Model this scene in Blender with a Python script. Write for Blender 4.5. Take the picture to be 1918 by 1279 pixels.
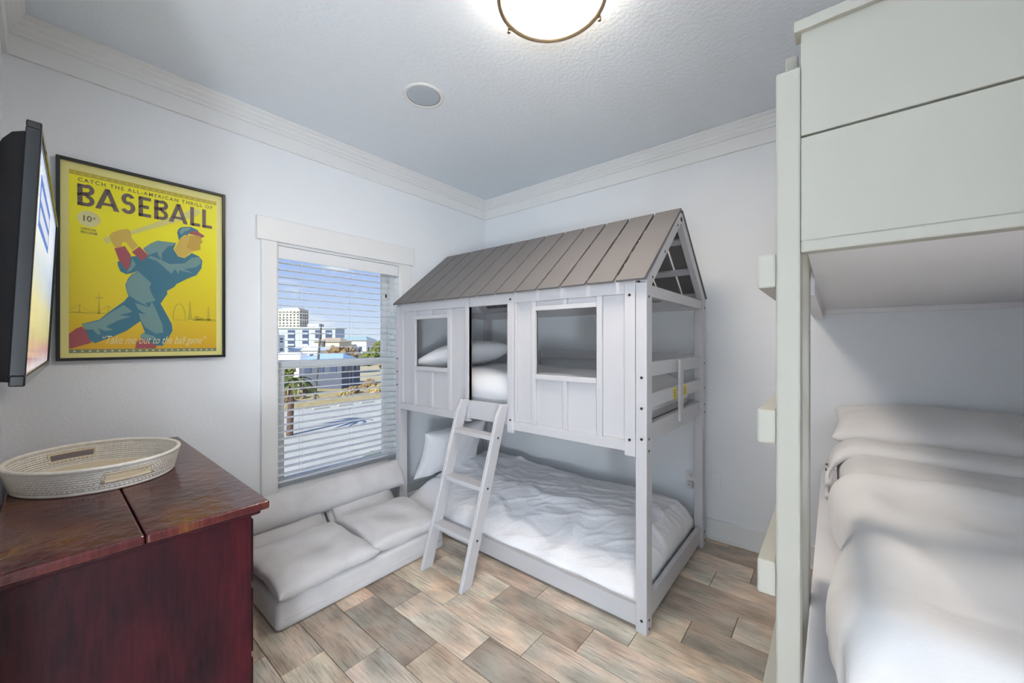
import bpy, bmesh, math, random
from mathutils import Vector, Matrix, noise
random.seed(7)
for o in list(bpy.data.objects): bpy.data.objects.remove(o)
SC = bpy.context.scene
COL = SC.collection
PI = math.pi

# ------------------------------------------------------------------ camera
cam_d = bpy.data.cameras.new('camera'); cam = bpy.data.objects.new('camera', cam_d); COL.objects.link(cam)
YAW = math.atan((1560 - 959) / 727.0)
cam.location = (2.74, -2.885, 1.33); cam.rotation_euler = (PI / 2, 0, YAW)
cam_d.sensor_width = 36; cam_d.lens = 727.0 / 1918 * 36; cam_d.clip_start = 0.02; cam_d.clip_end = 2000
SC.camera = cam
vs = SC.view_settings
vs.view_transform = 'Standard'; vs.look = 'None'; vs.gamma = 1; vs.use_curve_mapping = False
vs.exposure = 0.86
LAMP_STRENGTH = 31
HALL_FILL_STRENGTH = 26.0
GLOBE_FILL_STRENGTH = 62.0

# ------------------------------------------------------------------ sky and sun
w = bpy.data.worlds.new('World'); SC.world = w; w.use_nodes = True
nt = w.node_tree; nt.nodes.clear()
def N(tree, t, **k):
    n = tree.nodes.new(t)
    for a, b in k.items():
        if a in n.inputs: n.inputs[a].default_value = b
        else: setattr(n, a, b)
    return n
def srgb(r, g=None, b=None):
    if g is None: g = b = r
    f = lambda v: (v / 255 / 12.92) if v / 255 <= .04045 else ((v / 255 + .055) / 1.055) ** 2.4
    return (f(r), f(g), f(b), 1)
tc = N(nt, 'ShaderNodeTexCoord'); sx = N(nt, 'ShaderNodeSeparateXYZ')
nt.links.new(tc.outputs['Generated'], sx.inputs[0])
ramp = N(nt, 'ShaderNodeValToRGB')
cr = ramp.color_ramp
cr.elements[0].position = 0.0; cr.elements[0].color = srgb(226, 236, 250)
cr.elements[1].position = 1.0; cr.elements[1].color = srgb(96, 140, 222)
for p, c in ((.06, (208, 224, 252)), (.2, (166, 192, 245)), (.45, (128, 165, 236))):
    e = cr.elements.new(p); e.color = srgb(*c)
nt.links.new(sx.outputs['Z'], ramp.inputs[0])
mp = N(nt, 'ShaderNodeMapping'); mp.inputs['Scale'].default_value = (5, 5, 15)
nz = N(nt, 'ShaderNodeTexNoise'); nz.inputs['Scale'].default_value = 1.3; nz.inputs['Detail'].default_value = 5
nt.links.new(tc.outputs['Generated'], mp.inputs[0]); nt.links.new(mp.outputs[0], nz.inputs['Vector'])
cl = N(nt, 'ShaderNodeValToRGB'); cl.color_ramp.elements[0].position = .58; cl.color_ramp.elements[1].position = .7
nt.links.new(nz.outputs['Fac'], cl.inputs[0])
mx = N(nt, 'ShaderNodeMixRGB'); mx.inputs['Color2'].default_value = srgb(246, 248, 253)
nt.links.new(cl.outputs['Color'], mx.inputs['Fac']); nt.links.new(ramp.outputs['Color'], mx.inputs['Color1'])
bg = N(nt, 'ShaderNodeBackground'); bg.inputs['Strength'].default_value = .56
nt.links.new(mx.outputs['Color'], bg.inputs['Color'])
wo = N(nt, 'ShaderNodeOutputWorld'); nt.links.new(bg.outputs[0], wo.inputs[0])
sun_d = bpy.data.lights.new('sun', 'SUN'); sun_d.energy = 4.0; sun_d.angle = .01; sun_d.color = (1, .95, .86)
sun = bpy.data.objects.new('sun', sun_d); COL.objects.link(sun)
sun.rotation_euler = Vector((-.22, .80, -.56)).to_track_quat('-Z', 'Y').to_euler()
sun.location = (0, -30, 30)

# ------------------------------------------------------------------ materials
MATS = {}
def mat(name, col, rough=.5, noise_scale=0, noise_amt=0, bump_scale=0, bump=0, bump_dist=.002, metal=0, spec=.5, stretch=None, col2=None, sheen=0, coords='Object', detail=4):
    m = bpy.data.materials.new(name); m.use_nodes = True; t = m.node_tree
    b = t.nodes['Principled BSDF']
    b.inputs['Base Color'].default_value = col; b.inputs['Roughness'].default_value = rough
    b.inputs['Metallic'].default_value = metal; b.inputs['Specular IOR Level'].default_value = spec
    if sheen: b.inputs['Sheen Weight'].default_value = sheen
    c = N(t, 'ShaderNodeTexCoord'); vec = c.outputs[coords]
    if stretch:
        mpn = N(t, 'ShaderNodeMapping'); mpn.inputs['Scale'].default_value = stretch
        t.links.new(vec, mpn.inputs[0]); vec = mpn.outputs[0]
    if noise_scale:
        n = N(t, 'ShaderNodeTexNoise'); n.inputs['Scale'].default_value = noise_scale; n.inputs['Detail'].default_value = detail
        t.links.new(vec, n.inputs['Vector'])
        r = N(t, 'ShaderNodeValToRGB'); r.color_ramp.elements[0].position = .5 - .5 * max(.02, noise_amt); r.color_ramp.elements[1].position = .5 + .5 * max(.02, noise_amt)
        r.color_ramp.elements[0].color = col; r.color_ramp.elements[1].color = col2 or col
        t.links.new(n.outputs['Fac'], r.inputs[0]); t.links.new(r.outputs[0], b.inputs['Base Color'])
    if bump_scale:
        n2 = N(t, 'ShaderNodeTexNoise'); n2.inputs['Scale'].default_value = bump_scale; n2.inputs['Detail'].default_value = 3
        t.links.new(vec, n2.inputs['Vector'])
        bp = N(t, 'ShaderNodeBump'); bp.inputs['Strength'].default_value = bump; bp.inputs['Distance'].default_value = bump_dist
        t.links.new(n2.outputs['Fac'], bp.inputs['Height']); t.links.new(bp.outputs[0], b.inputs['Normal'])
    MATS[name] = m
    return m
def emit(name, col, s):
    m = bpy.data.materials.new(name); m.use_nodes = True; t = m.node_tree; t.nodes.clear()
    e = N(t, 'ShaderNodeEmission'); e.inputs[0].default_value = col; e.inputs[1].default_value = s
    o = N(t, 'ShaderNodeOutputMaterial'); t.links.new(e.outputs[0], o.inputs[0]); return m
M_wall = mat('wall_paint', srgb(240, 244, 249), .8, bump_scale=70, bump=.35, bump_dist=.004)
M_ceil = mat('ceiling_paint', srgb(238, 246, 254), .85, bump_scale=55, bump=.5, bump_dist=.006)
M_trim = mat('trim_paint', srgb(238, 240, 241), .45)
M_wtrim = mat('white_gloss_trim', srgb(238, 239, 240), .35)
M_bedw = mat('white_lacquer_wood', srgb(198, 198, 203), .32, bump_scale=60, bump=.05, stretch=(1, 1, 1))
M_bunk = mat('cream_painted_timber', srgb(174, 173, 163), .42, bump_scale=35, bump=.12, bump_dist=.002)
M_deck = mat('deck_paint_lightened', srgb(238, 238, 242), .6, bump_scale=30, bump=.06)  # bunk paint lightened to brighten the deck parts that lie in shade
M_roof = mat('grey_painted_plank', srgb(110, 107, 108), .55, bump_scale=220, bump=.15)
M_dark = mat('black_plastic', srgb(15, 15, 19), .6, spec=.25, bump_scale=600, bump=.1)
M_bez = mat('black_gloss_plastic', srgb(14, 15, 17), .15)
M_frame = mat('black_picture_frame', srgb(24, 24, 26), .35)
M_bolt = mat('dark_bolt_steel', srgb(70, 62, 54), .35, metal=.9)
M_bronze = mat('brushed_bronze', srgb(178, 160, 136), .32, metal=1.0)
M_linen = mat('white_linen', srgb(244, 245, 250), .85, bump_scale=240, bump=.25, bump_dist=.002, sheen=.2)
M_crinkle = mat('crinkled_white_cotton', srgb(246, 247, 252), .85, bump_scale=130, bump=.5, bump_dist=.004, sheen=.2, stretch=(.35, 1, 1))
M_warm = mat('ivory_linen', srgb(242, 241, 241), .85, bump_scale=200, bump=.2, bump_dist=.002, sheen=.2)
M_matt = mat('mattress_ticking', srgb(222, 223, 228), .8)
M_suede = mat('grey_suede', srgb(200, 199, 202), .9, 9, .5, 160, .3, .002, col2=srgb(216, 215, 218), sheen=.4)
M_vinyl = mat('white_window_vinyl', srgb(236, 240, 242), .4)
M_slat = mat('white_blind_slat', srgb(236, 238, 242), .4)
M_cord = mat('white_cord', srgb(225, 226, 228), .7)
M_plate = mat('white_outlet_plastic', srgb(232, 232, 232), .35)
M_slot = mat('outlet_slot_dark', srgb(50, 48, 48), .6)
M_yel = mat('yellow_sticker', srgb(236, 214, 20), .5)
M_stick = mat('sticker_print', srgb(120, 108, 20), .5)
M_grille = mat('speaker_mesh', srgb(196, 206, 216), .7, bump_scale=900, bump=.6)
M_wicker = mat('whitewashed_rattan', srgb(222, 217, 208), .7, 60, .6, 300, .3, .001, col2=srgb(242, 239, 234))
M_rattanb = mat('tan_rattan_base', srgb(206, 192, 168), .7, 80, .6, 200, .4, .001, col2=srgb(222, 210, 188))
M_grout = mat('dark_grout', srgb(84, 74, 66), .9)
M_diff = emit('lamp_diffuser_glow', (1, .87, .72, 1), LAMP_STRENGTH)
M_side = emit('lamp_side_glass_glow', (1, .87, .72, 1), LAMP_STRENGTH * .32)
M_hall_fill = emit('hall_fill_glow', (.78, .9, 1, 1), HALL_FILL_STRENGTH)
# --- glass
def glass():
    m = bpy.data.materials.new('window_glass'); m.use_nodes = True; t = m.node_tree; t.nodes.clear()
    tr = N(t, 'ShaderNodeBsdfTransparent'); gl = N(t, 'ShaderNodeBsdfGlossy'); gl.inputs['Roughness'].default_value = .02
    tr.inputs[0].default_value = (.96, .98, .98, 1)
    fr = N(t, 'ShaderNodeFresnel'); fr.inputs[0].default_value = 1.3
    mi = N(t, 'ShaderNodeMixShader'); o = N(t, 'ShaderNodeOutputMaterial')
    t.links.new(fr.outputs[0], mi.inputs[0]); t.links.new(tr.outputs[0], mi.inputs[1]); t.links.new(gl.outputs[0], mi.inputs[2]); t.links.new(mi.outputs[0], o.inputs[0])
    return m
M_glass = glass()
# --- wood-look floor tile: tone by tile, grain along the tile
def tilemat():
    m = bpy.data.materials.new('wood_look_tile'); m.use_nodes = True; t = m.node_tree; b = t.nodes['Principled BSDF']
    oi = N(t, 'ShaderNodeObjectInfo'); tcn = N(t, 'ShaderNodeTexCoord')
    add = N(t, 'ShaderNodeVectorMath', operation='ADD'); ml = N(t, 'ShaderNodeVectorMath', operation='SCALE')
    cb = N(t, 'ShaderNodeCombineXYZ')
    for i in range(3): t.links.new(oi.outputs['Random'], cb.inputs[i])
    t.links.new(cb.outputs[0], ml.inputs[0]); ml.inputs['Scale'].default_value = 37.0
    t.links.new(tcn.outputs['Object'], add.inputs[0]); t.links.new(ml.outputs[0], add.inputs[1])
    tone = N(t, 'ShaderNodeValToRGB'); tone.color_ramp.interpolation = 'LINEAR'
    el = tone.color_ramp.elements; el[0].color = srgb(206, 191, 178); el[1].color = srgb(236, 224, 212)
    for p, c in ((.18, (228, 216, 205)), (.34, (222, 198, 180)), (.5, (216, 210, 203)), (.66, (184, 172, 162)), (.82, (230, 208, 184))):
        e = el.new(p); e.color = srgb(*c)
    t.links.new(oi.outputs['Random'], tone.inputs[0])
    mp1 = N(t, 'ShaderNodeMapping'); mp1.inputs['Scale'].default_value = (3.0, 7, 1); t.links.new(add.outputs[0], mp1.inputs[0])
    n1 = N(t, 'ShaderNodeTexNoise'); n1.inputs['Scale'].default_value = 1.5; n1.inputs['Detail'].default_value = 6; t.links.new(mp1.outputs[0], n1.inputs['Vector'])
    r1 = N(t, 'ShaderNodeValToRGB'); r1.color_ramp.elements[0].position = .3; r1.color_ramp.elements[1].position = .72
    r1.color_ramp.elements[0].color = (.46, .44, .42, 1); r1.color_ramp.elements[1].color = (1.32, 1.31, 1.31, 1)
    t.links.new(n1.outputs['Fac'], r1.inputs[0])
    m1 = N(t, 'ShaderNodeMixRGB', blend_type='MULTIPLY'); m1.inputs[0].default_value = .8
    t.links.new(tone.outputs[0], m1.inputs[1]); t.links.new(r1.outputs[0], m1.inputs[2])
    mp2 = N(t, 'ShaderNodeMapping'); mp2.inputs['Scale'].default_value = (5, 95, 1); t.links.new(add.outputs[0], mp2.inputs[0])
    n2 = N(t, 'ShaderNodeTexNoise'); n2.inputs['Scale'].default_value = 1.4; n2.inputs['Detail'].default_value = 6; n2.inputs['Roughness'].default_value = .7; t.links.new(mp2.outputs[0], n2.inputs['Vector'])
    r2 = N(t, 'ShaderNodeValToRGB'); r2.color_ramp.elements[0].position = .33; r2.color_ramp.elements[1].position = .50
    r2.color_ramp.elements[0].color = (.34, .32, .30, 1); r2.color_ramp.elements[1].color = (1, 1, 1, 1); t.links.new(n2.outputs['Fac'], r2.inputs[0])
    m2 = N(t, 'ShaderNodeMixRGB', blend_type='MULTIPLY'); m2.inputs[0].default_value = .75
    t.links.new(m1.outputs[0], m2.inputs[1]); t.links.new(r2.outputs[0], m2.inputs[2])
    # warm / greenish drift
    n3 = N(t, 'ShaderNodeTexNoise'); n3.inputs['Scale'].default_value = 6; n3.inputs['Detail'].default_value = 2; t.links.new(add.outputs[0], n3.inputs['Vector'])
    r3 = N(t, 'ShaderNodeValToRGB'); r3.color_ramp.elements[0].position = .35; r3.color_ramp.elements[1].position = .65
    r3.color_ramp.elements[0].color = (1.06, .97, .90, 1); r3.color_ramp.elements[1].color = (.92, 1.0, .98, 1); t.links.new(n3.outputs['Fac'], r3.inputs[0])
    m3 = N(t, 'ShaderNodeMixRGB', blend_type='MULTIPLY'); m3.inputs[0].default_value = 1
    t.links.new(m2.outputs[0], m3.inputs[1]); t.links.new(r3.outputs[0], m3.inputs[2])
    t.links.new(m3.outputs[0], b.inputs['Base Color']); b.inputs['Roughness'].default_value = .42
    bp = N(t, 'ShaderNodeBump'); bp.inputs['Strength'].default_value = .25; bp.inputs['Distance'].default_value = .002
    t.links.new(n2.outputs['Fac'], bp.inputs['Height']); t.links.new(bp.outputs[0], b.inputs['Normal'])
    return m
M_tile = tilemat()
# --- dresser: distressed dark red varnish
def dresser_mat(name, top):
    m = bpy.data.materials.new(name); m.use_nodes = True; t = m.node_tree; b = t.nodes['Principled BSDF']
    tcn = N(t, 'ShaderNodeTexCoord'); mpn = N(t, 'ShaderNodeMapping'); t.links.new(tcn.outputs['Object'], mpn.inputs[0])
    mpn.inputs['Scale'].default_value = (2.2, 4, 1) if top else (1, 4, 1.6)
    n = N(t, 'ShaderNodeTexNoise'); n.inputs['Scale'].default_value = 1.5; n.inputs['Detail'].default_value = 7; n.inputs['Roughness'].default_value = .62
    t.links.new(mpn.outputs[0], n.inputs['Vector'])
    r = N(t, 'ShaderNodeValToRGB'); el = r.color_ramp.elements
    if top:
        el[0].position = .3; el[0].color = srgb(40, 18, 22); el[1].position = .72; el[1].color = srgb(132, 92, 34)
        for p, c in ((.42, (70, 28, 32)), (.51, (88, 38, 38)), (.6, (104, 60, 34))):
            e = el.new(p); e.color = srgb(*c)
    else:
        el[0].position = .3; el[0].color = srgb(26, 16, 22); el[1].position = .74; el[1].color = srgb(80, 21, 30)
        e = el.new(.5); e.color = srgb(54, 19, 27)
    t.links.new(n.outputs['Fac'], r.inputs[0])
    mg = N(t, 'ShaderNodeMapping'); t.links.new(tcn.outputs['Object'], mg.inputs[0]); mg.inputs['Scale'].default_value = (9, 70, 9) if top else (60, 60, 5)
    n2 = N(t, 'ShaderNodeTexNoise'); n2.inputs['Scale'].default_value = 2; n2.inputs['Detail'].default_value = 5; t.links.new(mg.outputs[0], n2.inputs['Vector'])
    r2 = N(t, 'ShaderNodeValToRGB'); r2.color_ramp.elements[0].position = .35; r2.color_ramp.elements[0].color = (.5, .5, .55, 1); r2.color_ramp.elements[1].position = .6
    t.links.new(n2.outputs['Fac'], r2.inputs[0])
    mm = N(t, 'ShaderNodeMixRGB', blend_type='MULTIPLY'); mm.inputs[0].default_value = .7
    t.links.new(r.outputs[0], mm.inputs[1]); t.links.new(r2.outputs[0], mm.inputs[2]); t.links.new(mm.outputs[0], b.inputs['Base Color'])
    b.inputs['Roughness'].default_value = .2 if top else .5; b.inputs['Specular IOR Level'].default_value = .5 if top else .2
    n3 = N(t, 'ShaderNodeTexNoise'); n3.inputs['Scale'].default_value = 26 if top else 60; n3.inputs['Detail'].default_value = 4
    t.links.new(tcn.outputs['Object'], n3.inputs['Vector'])
    bp = N(t, 'ShaderNodeBump'); bp.inputs['Strength'].default_value = .45 if top else .15; bp.inputs['Distance'].default_value = .006
    t.links.new(n3.outputs['Fac'], bp.inputs['Height']); t.links.new(bp.outputs[0], b.inputs['Normal'])
    return m
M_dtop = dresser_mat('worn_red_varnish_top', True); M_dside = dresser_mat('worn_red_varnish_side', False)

# ------------------------------------------------------------------ mesh helpers
def nb(): return bmesh.new()
def bx(bm, x0, x1, y0, y1, z0, z1, bev=0.0, seg=2):
    x0, x1 = min(x0, x1), max(x0, x1); y0, y1 = min(y0, y1), max(y0, y1); z0, z1 = min(z0, z1), max(z0, z1)
    v = [bm.verts.new(p) for p in ((x0, y0, z0), (x1, y0, z0), (x1, y1, z0), (x0, y1, z0), (x0, y0, z1), (x1, y0, z1), (x1, y1, z1), (x0, y1, z1))]
    f = [bm.faces.new([v[i] for i in q]) for q in ((0, 3, 2, 1), (4, 5, 6, 7), (0, 1, 5, 4), (1, 2, 6, 5), (2, 3, 7, 6), (3, 0, 4, 7))]
    if bev:
        es = list({e for q in f for e in q.edges})
        bmesh.ops.bevel(bm, geom=es, offset=min(bev, .45 * min(x1 - x0, y1 - y0, z1 - z0)), segments=seg, affect='EDGES', profile=.5)
    return v
def obox(bm, c, ax, ay, az, hx, hy, hz, bev=0.0):
    """oriented box: centre, three unit axes, half sizes"""
    t = nb(); bx(t, -hx, hx, -hy, hy, -hz, hz, bev)
    M = Matrix((ax, ay, az)).transposed().to_4x4(); M.translation = Vector(c)
    bmesh.ops.transform(t, matrix=M, verts=t.verts); merge(bm, t)
def merge(bm, t):
    me = bpy.data.meshes.new('tmp'); t.to_mesh(me); t.free(); bm.from_mesh(me); bpy.data.meshes.remove(me)
def cyl(bm, p0, p1, r, seg=10, r2=None, caps=True):
    p0, p1 = Vector(p0), Vector(p1); d = p1 - p0; q = d.to_track_quat('Z', 'Y'); r2 = r if r2 is None else r2
    a = []; b = []
    for i in range(seg):
        t = 2 * PI * i / seg; o = Vector((math.cos(t), math.sin(t), 0))
        a.append(bm.verts.new(p0 + q @ (o * r))); b.append(bm.verts.new(p1 + q @ (o * r2)))
    for i in range(seg): bm.faces.new((a[i], a[(i + 1) % seg], b[(i + 1) % seg], b[i]))
    if caps: bm.faces.new(a[::-1]); bm.faces.new(b)
def lathe(bm, prof, c, seg=48):
    """prof list of (r,z) about centre c"""
    rings = []
    for r, z in prof:
        if r < 1e-6: rings.append([bm.verts.new((c[0], c[1], c[2] + z))])
        else: rings.append([bm.verts.new((c[0] + r * math.cos(2 * PI * i / seg), c[1] + r * math.sin(2 * PI * i / seg), c[2] + z)) for i in range(seg)])
    for a, b in zip(rings, rings[1:]):
        for i in range(seg):
            j = (i + 1) % seg
            if len(a) == 1: bm.faces.new((a[0], b[j], b[i]))
            elif len(b) == 1: bm.faces.new((a[i], a[j], b[0]))
            else: bm.faces.new((a[i], a[j], b[j], b[i]))
def tube(bm, pts, r, seg=6, closed=False, flat=1.0):
    pts = [Vector(p) for p in pts]; n = len(pts); rings = []
    for i, p in enumerate(pts):
        d = (pts[(i + 1) % n] - pts[i - 1]) if (closed or 0 < i < n - 1) else (pts[1] - pts[0] if i == 0 else pts[-1] - pts[-2])
        d.normalize(); s = d.cross(Vector((0, 0, 1)))
        if s.length < 1e-4: s = Vector((1, 0, 0))
        s.normalize(); u = s.cross(d)
        rings.append([bm.verts.new(p + s * (r * flat * math.cos(2 * PI * k / seg)) + u * (r * math.sin(2 * PI * k / seg))) for k in range(seg)])
    m = n if closed else n - 1
    for i in range(m):
        a, b = rings[i], rings[(i + 1) % n]
        for k in range(seg): bm.faces.new((a[k], a[(k + 1) % seg], b[(k + 1) % seg], b[k]))
    if not closed: bm.faces.new(rings[0][::-1]); bm.faces.new(rings[-1])
def tag(o, label=None, cat=None, group=None, kind=None):
    if label: o['label'] = label
    if cat: o['category'] = cat
    if group: o['group'] = group
    if kind: o['kind'] = kind
    return o
def empty(name, loc, rot=(0, 0, 0), **k):
    o = bpy.data.objects.new(name, None); COL.objects.link(o); o.location = loc; o.rotation_euler = rot; o.empty_display_size = .1
    return tag(o, **k)
def ob(name, bm, m, parent=None, smooth=False, local=False, origin=None, **k):
    """bm in world coordinates (or in the parent's frame when local)"""
    bmesh.ops.recalc_face_normals(bm, faces=bm.faces)
    me = bpy.data.meshes.new(name); 
    off = Vector((0, 0, 0))
    if parent is not None and not local:
        q = parent
        while q is not None: off += q.location; q = q.parent
    if parent is None and origin is not None: off = Vector(origin)
    if off.length: bmesh.ops.translate(bm, verts=bm.verts, vec=-off)
    bm.to_mesh(me); bm.free(); me.materials.append(m)
    if smooth:
        for p in me.polygons: p.use_smooth = True
    o = bpy.data.objects.new(name, me); COL.objects.link(o)
    if parent is not None: o.parent = parent
    elif origin is not None: o.location = origin
    return tag(o, **k)
def boxo(name, dims, m, parent=None, bev=.002, **k):
    b = nb(); bx(b, *dims, bev); return ob(name, b, m, parent, **k)

# ------------------------------------------------------------------ room shell
RX, FY, CZ = 3.8, -2.995, 2.74
# floor: grout bed with individual tiles
flo = boxo('floor', (-.0, RX, FY, 0, -.08, -.0025), M_grout, bev=0, kind='structure', label='wood-look plank tile floor in mixed greys and browns')
tile_mesh = {}
ys = [-.915 + .171 * k for k in range(-13, 7)]
offs = [.05, .222, .388]
for y0 in ys:
    y1 = y0 + .171; k = round((y0 + 2.283) / .171)
    o0 = offs[k % 3]
    ya, yb = max(y0, FY), min(y1, 0)
    if yb - ya < .01: continue
    x = o0 - 1.0
    while x < RX:
        xa, xb = max(x, 0), min(x + .5, RX)
        if xb - xa > .01:
            key = (round(xb - xa, 3), round(yb - ya, 3))
            if key not in tile_mesh:
                b = nb(); hx, hy = key[0] / 2 - .0013, key[1] / 2 - .0013
                bx(b, -hx, hx, -hy, hy, -.006, 0, .0012, 1)
                bmesh.ops.recalc_face_normals(b, faces=b.faces)
                me = bpy.data.meshes.new('floor_tile'); b.to_mesh(me); b.free(); me.materials.append(M_tile); tile_mesh[key] = me
            t = bpy.data.objects.new('floor_tile', tile_mesh[key]); COL.objects.link(t); t.parent = flo
            t.location = ((xa + xb) / 2, (ya + yb) / 2, 0)
        x += .5
# ceiling, walls
boxo('ceiling', (-.2, RX + .2, FY - .12, .2, CZ, CZ + .12), M_ceil, bev=0, kind='structure', label='white textured ceiling')
WY0, WY1, WZ0, WZ1 = -1.934, -1.01, .335, 1.96
b = nb()
bx(b, -.16, 0, FY - .12, WY0, -.1, CZ); bx(b, -.16, 0, WY1, .2, -.1, CZ); bx(b, -.16, 0, WY0, WY1, -.1, WZ0); bx(b, -.16, 0, WY0, WY1, WZ1, CZ)
ob('wall_left', b, M_wall, kind='structure', label='white textured wall with the window and the poster')
b = nb(); bx(b, 0, RX + .2, 0, .2, -.1, CZ); ob('wall_back', b, M_wall, kind='structure', label='white textured wall behind both bunk beds')
b = nb(); bx(b, RX, RX + .2, FY, 0, -.1, CZ); ob('wall_right', b, M_wall, kind='structure', label='white wall at the right end of the room')
DX0, DX1, DZ = 1.52, 3.28, 2.56  # opening placed and sized to admit the added hall fill light
b = nb(); bx(b, 0, DX0, FY - .12, FY, -.1, CZ); bx(b, DX1, RX + .2, FY - .12, FY, -.1, CZ); bx(b, DX0, DX1, FY - .12, FY, DZ, CZ)
ob('wall_front', b, M_wall, kind='structure', label='white wall carrying the television, with an opening added for fill light')
# unseen hall added behind the camera to send fill light into the room
hy0, hy1 = FY - 1.9, FY - .12
b = nb(); bx(b, 1.0, 5.6, hy0 - .1, hy0, -.1, 2.6); bx(b, .9, 1.0, hy0 - .1, hy1, -.1, 2.6); bx(b, 5.6, 5.7, hy0 - .1, hy1, -.1, 2.6); bx(b, RX + .2, 5.7, hy1, hy1 + .1, -.1, 2.6)
ob('wall_hall', b, M_wall, kind='structure', label='unseen white hall walls added beyond the opening')
boxo('ceiling_hall', (.9, 5.7, hy0 - .1, hy1 + .1, 2.6, 2.72), M_ceil, bev=0, kind='structure', label='unseen hall ceiling added beyond the opening')
boxo('floor_hall', (.9, 5.7, hy0 - .1, FY, -.08, -.001), M_tile, bev=0, kind='structure', label='unseen hall floor added beyond the opening')
hl = empty('hall_fill_ceiling_light', (4.6, FY - 1.0, 2.6), label='unseen round ceiling light added in the hall as fill', cat='ceiling light')  # added fill source, raises the ambient light
b = nb(); lathe(b, [(0, -.07), (.22, -.07), (.24, -.05), (.24, -.01)], (4.6, FY - 1.0, 2.6)); ob('diffuser', b, M_hall_fill, hl, True)
b = nb(); lathe(b, [(.24, -.03), (.255, -.03), (.255, 0), (.24, 0)], (4.6, FY - 1.0, 2.6)); ob('rim', b, M_bronze, hl, True)
gl_ = empty('hall_fill_globe', (4.0, FY - 1.3, 0), label='unseen globe lamp added in the hall as fill', cat='floor lamp')  # added globe, main fill light from behind the camera
b = nb(); lathe(b, [(0, 0), (.14, 0), (.14, .02), (.02, .03), (.012, .06), (.012, .38), (.05, .395), (.05, .41), (0, .41)], (4.0, FY - 1.3, 0), 24); ob('stand', b, M_bronze, gl_, True)
b = nb(); bmesh.ops.create_uvsphere(b, u_segments=24, v_segments=16, radius=.2); bmesh.ops.translate(b, verts=b.verts, vec=(4.0, FY - 1.3, .60)); ob('globe', b, emit('hall_fill_globe_glow', (.86, .94, 1, 1), GLOBE_FILL_STRENGTH), gl_, True)
# storey below, carries the room
boxo('wall_lower_storey', (-.16, 9, -9, .2, -6.0, -.1), M_wall, bev=0, kind='structure', label='lower storey of the building')

# crown moulding and baseboards (structure)
prof = [(0, 2.567), (.014, 2.567), (.016, 2.575), (.016, 2.652), (.024, 2.656), (.024, 2.668), (.036, 2.680), (.036, 2.692), (.050, 2.706), (.050, 2.718), (.064, 2.730), (.064, 2.7395), (0, 2.7395)]
def crown(name, p0, p1, nrm, label):
    b = nb(); p0 = Vector(p0); p1 = Vector(p1); nrm = Vector(nrm); d = (p1 - p0).normalized()
    A = [b.verts.new(p0 + nrm * t + d * t + Vector((0, 0, z))) for t, z in prof]
    B = [b.verts.new(p1 + nrm * t - d * t + Vector((0, 0, z))) for t, z in prof]
    n = len(prof)
    for i in range(n): b.faces.new((A[i], A[(i + 1) % n], B[(i + 1) % n], B[i]))
    b.faces.new(A); b.faces.new(B[::-1])
    ob(name, b, M_trim, kind='structure', label=label)
crown('trim_1', (0, FY, 0), (0, 0, 0), (1, 0, 0), 'stepped white crown moulding above the window')
crown('trim_2', (0, 0, 0), (RX, 0, 0), (0, -1, 0), 'stepped white crown moulding above the bunk beds')
crown('trim_3', (RX, 0, 0), (RX, FY, 0), (-1, 0, 0), 'stepped white crown moulding on the right wall')
crown('trim_4', (RX, FY, 0), (0, FY, 0), (0, 1, 0), 'stepped white crown moulding above the television')
def base(name, d, d2, label):
    b = nb(); bx(b, *d, .003); bx(b, *d2, .004); ob(name, b, M_trim, kind='structure', label=label)
base('baseboard_left', (0, .014, FY, 0, 0, .135), (.014, .026, FY, 0, 0, .018), 'white baseboard under the window')
base('baseboard_back', (0.027, RX, -.014, 0, 0, .135), (.027, RX, -.026, -.014, 0, .018), 'white baseboard behind the bunk beds')
base('baseboard_front', (0.027, DX0, FY, FY + .014, 0, .135), (.027, DX0, FY + .014, FY + .026, 0, .018), 'white baseboard behind the dresser')

# ------------------------------------------------------------------ window
win = empty('window_1', (0, (WY0 + WY1) / 2, WZ0), kind='structure', label='white double-hung window with wide casing')
boxo('casing', (0, .018, WY0 - .088, WY0, WZ0 - .1, 1.964), M_wtrim, win, .002)
boxo('casing', (0, .018, WY1, WY1 + .088, WZ0 - .1, 1.964), M_wtrim, win, .002)
boxo('header_board', (0, .026, WY0 - .115, WY1 + .115, 1.964, 2.108), M_wtrim, win, .003)
boxo('apron', (0, .018, WY0, WY1, WZ0 - .1, WZ0), M_wtrim, win, .002)
b = nb(); bx(b, -.16, 0.0, WY0 - .0, WY0 + .012, WZ0, WZ1); bx(b, -.16, 0.0, WY1 - .012, WY1, WZ0, WZ1); bx(b, -.16, 0.0, WY0 + .012, WY1 - .012, WZ1 - .012, WZ1); bx(b, -.16, 0.0, WY0 + .012, WY1 - .012, WZ0, WZ0 + .012)
ob('jamb', b, M_vinyl, win)
MZ = 1.165
def sash(x0, x1, y0, y1, z0, z1, wl, wr, wb, wt):
    b = nb(); bx(b, x0, x1, y0, y0 + wl, z0, z1); bx(b, x0, x1, y1 - wr, y1, z0, z1); bx(b, x0, x1, y0 + wl, y1 - wr, z0, z0 + wb); bx(b, x0, x1, y0 + wl, y1 - wr, z1 - wt, z1)
    s = ob('sash', b, M_vinyl, win)
    b = nb(); xm = (x0 + x1) / 2; bx(b, xm - .003, xm + .003, y0 + wl, y1 - wr, z0 + wb, z1 - wt); ob('pane', b, M_glass, s)
sash(-.108, -.078, WY0 + .03, WY1 - .05, WZ0 + .012, MZ + .03, .045, .06, .075, .045)
sash(-.145, -.115, WY0 + .012, WY1 - .02, MZ - .01, WZ1 - .012, .03, .075, .045, .05)
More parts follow.
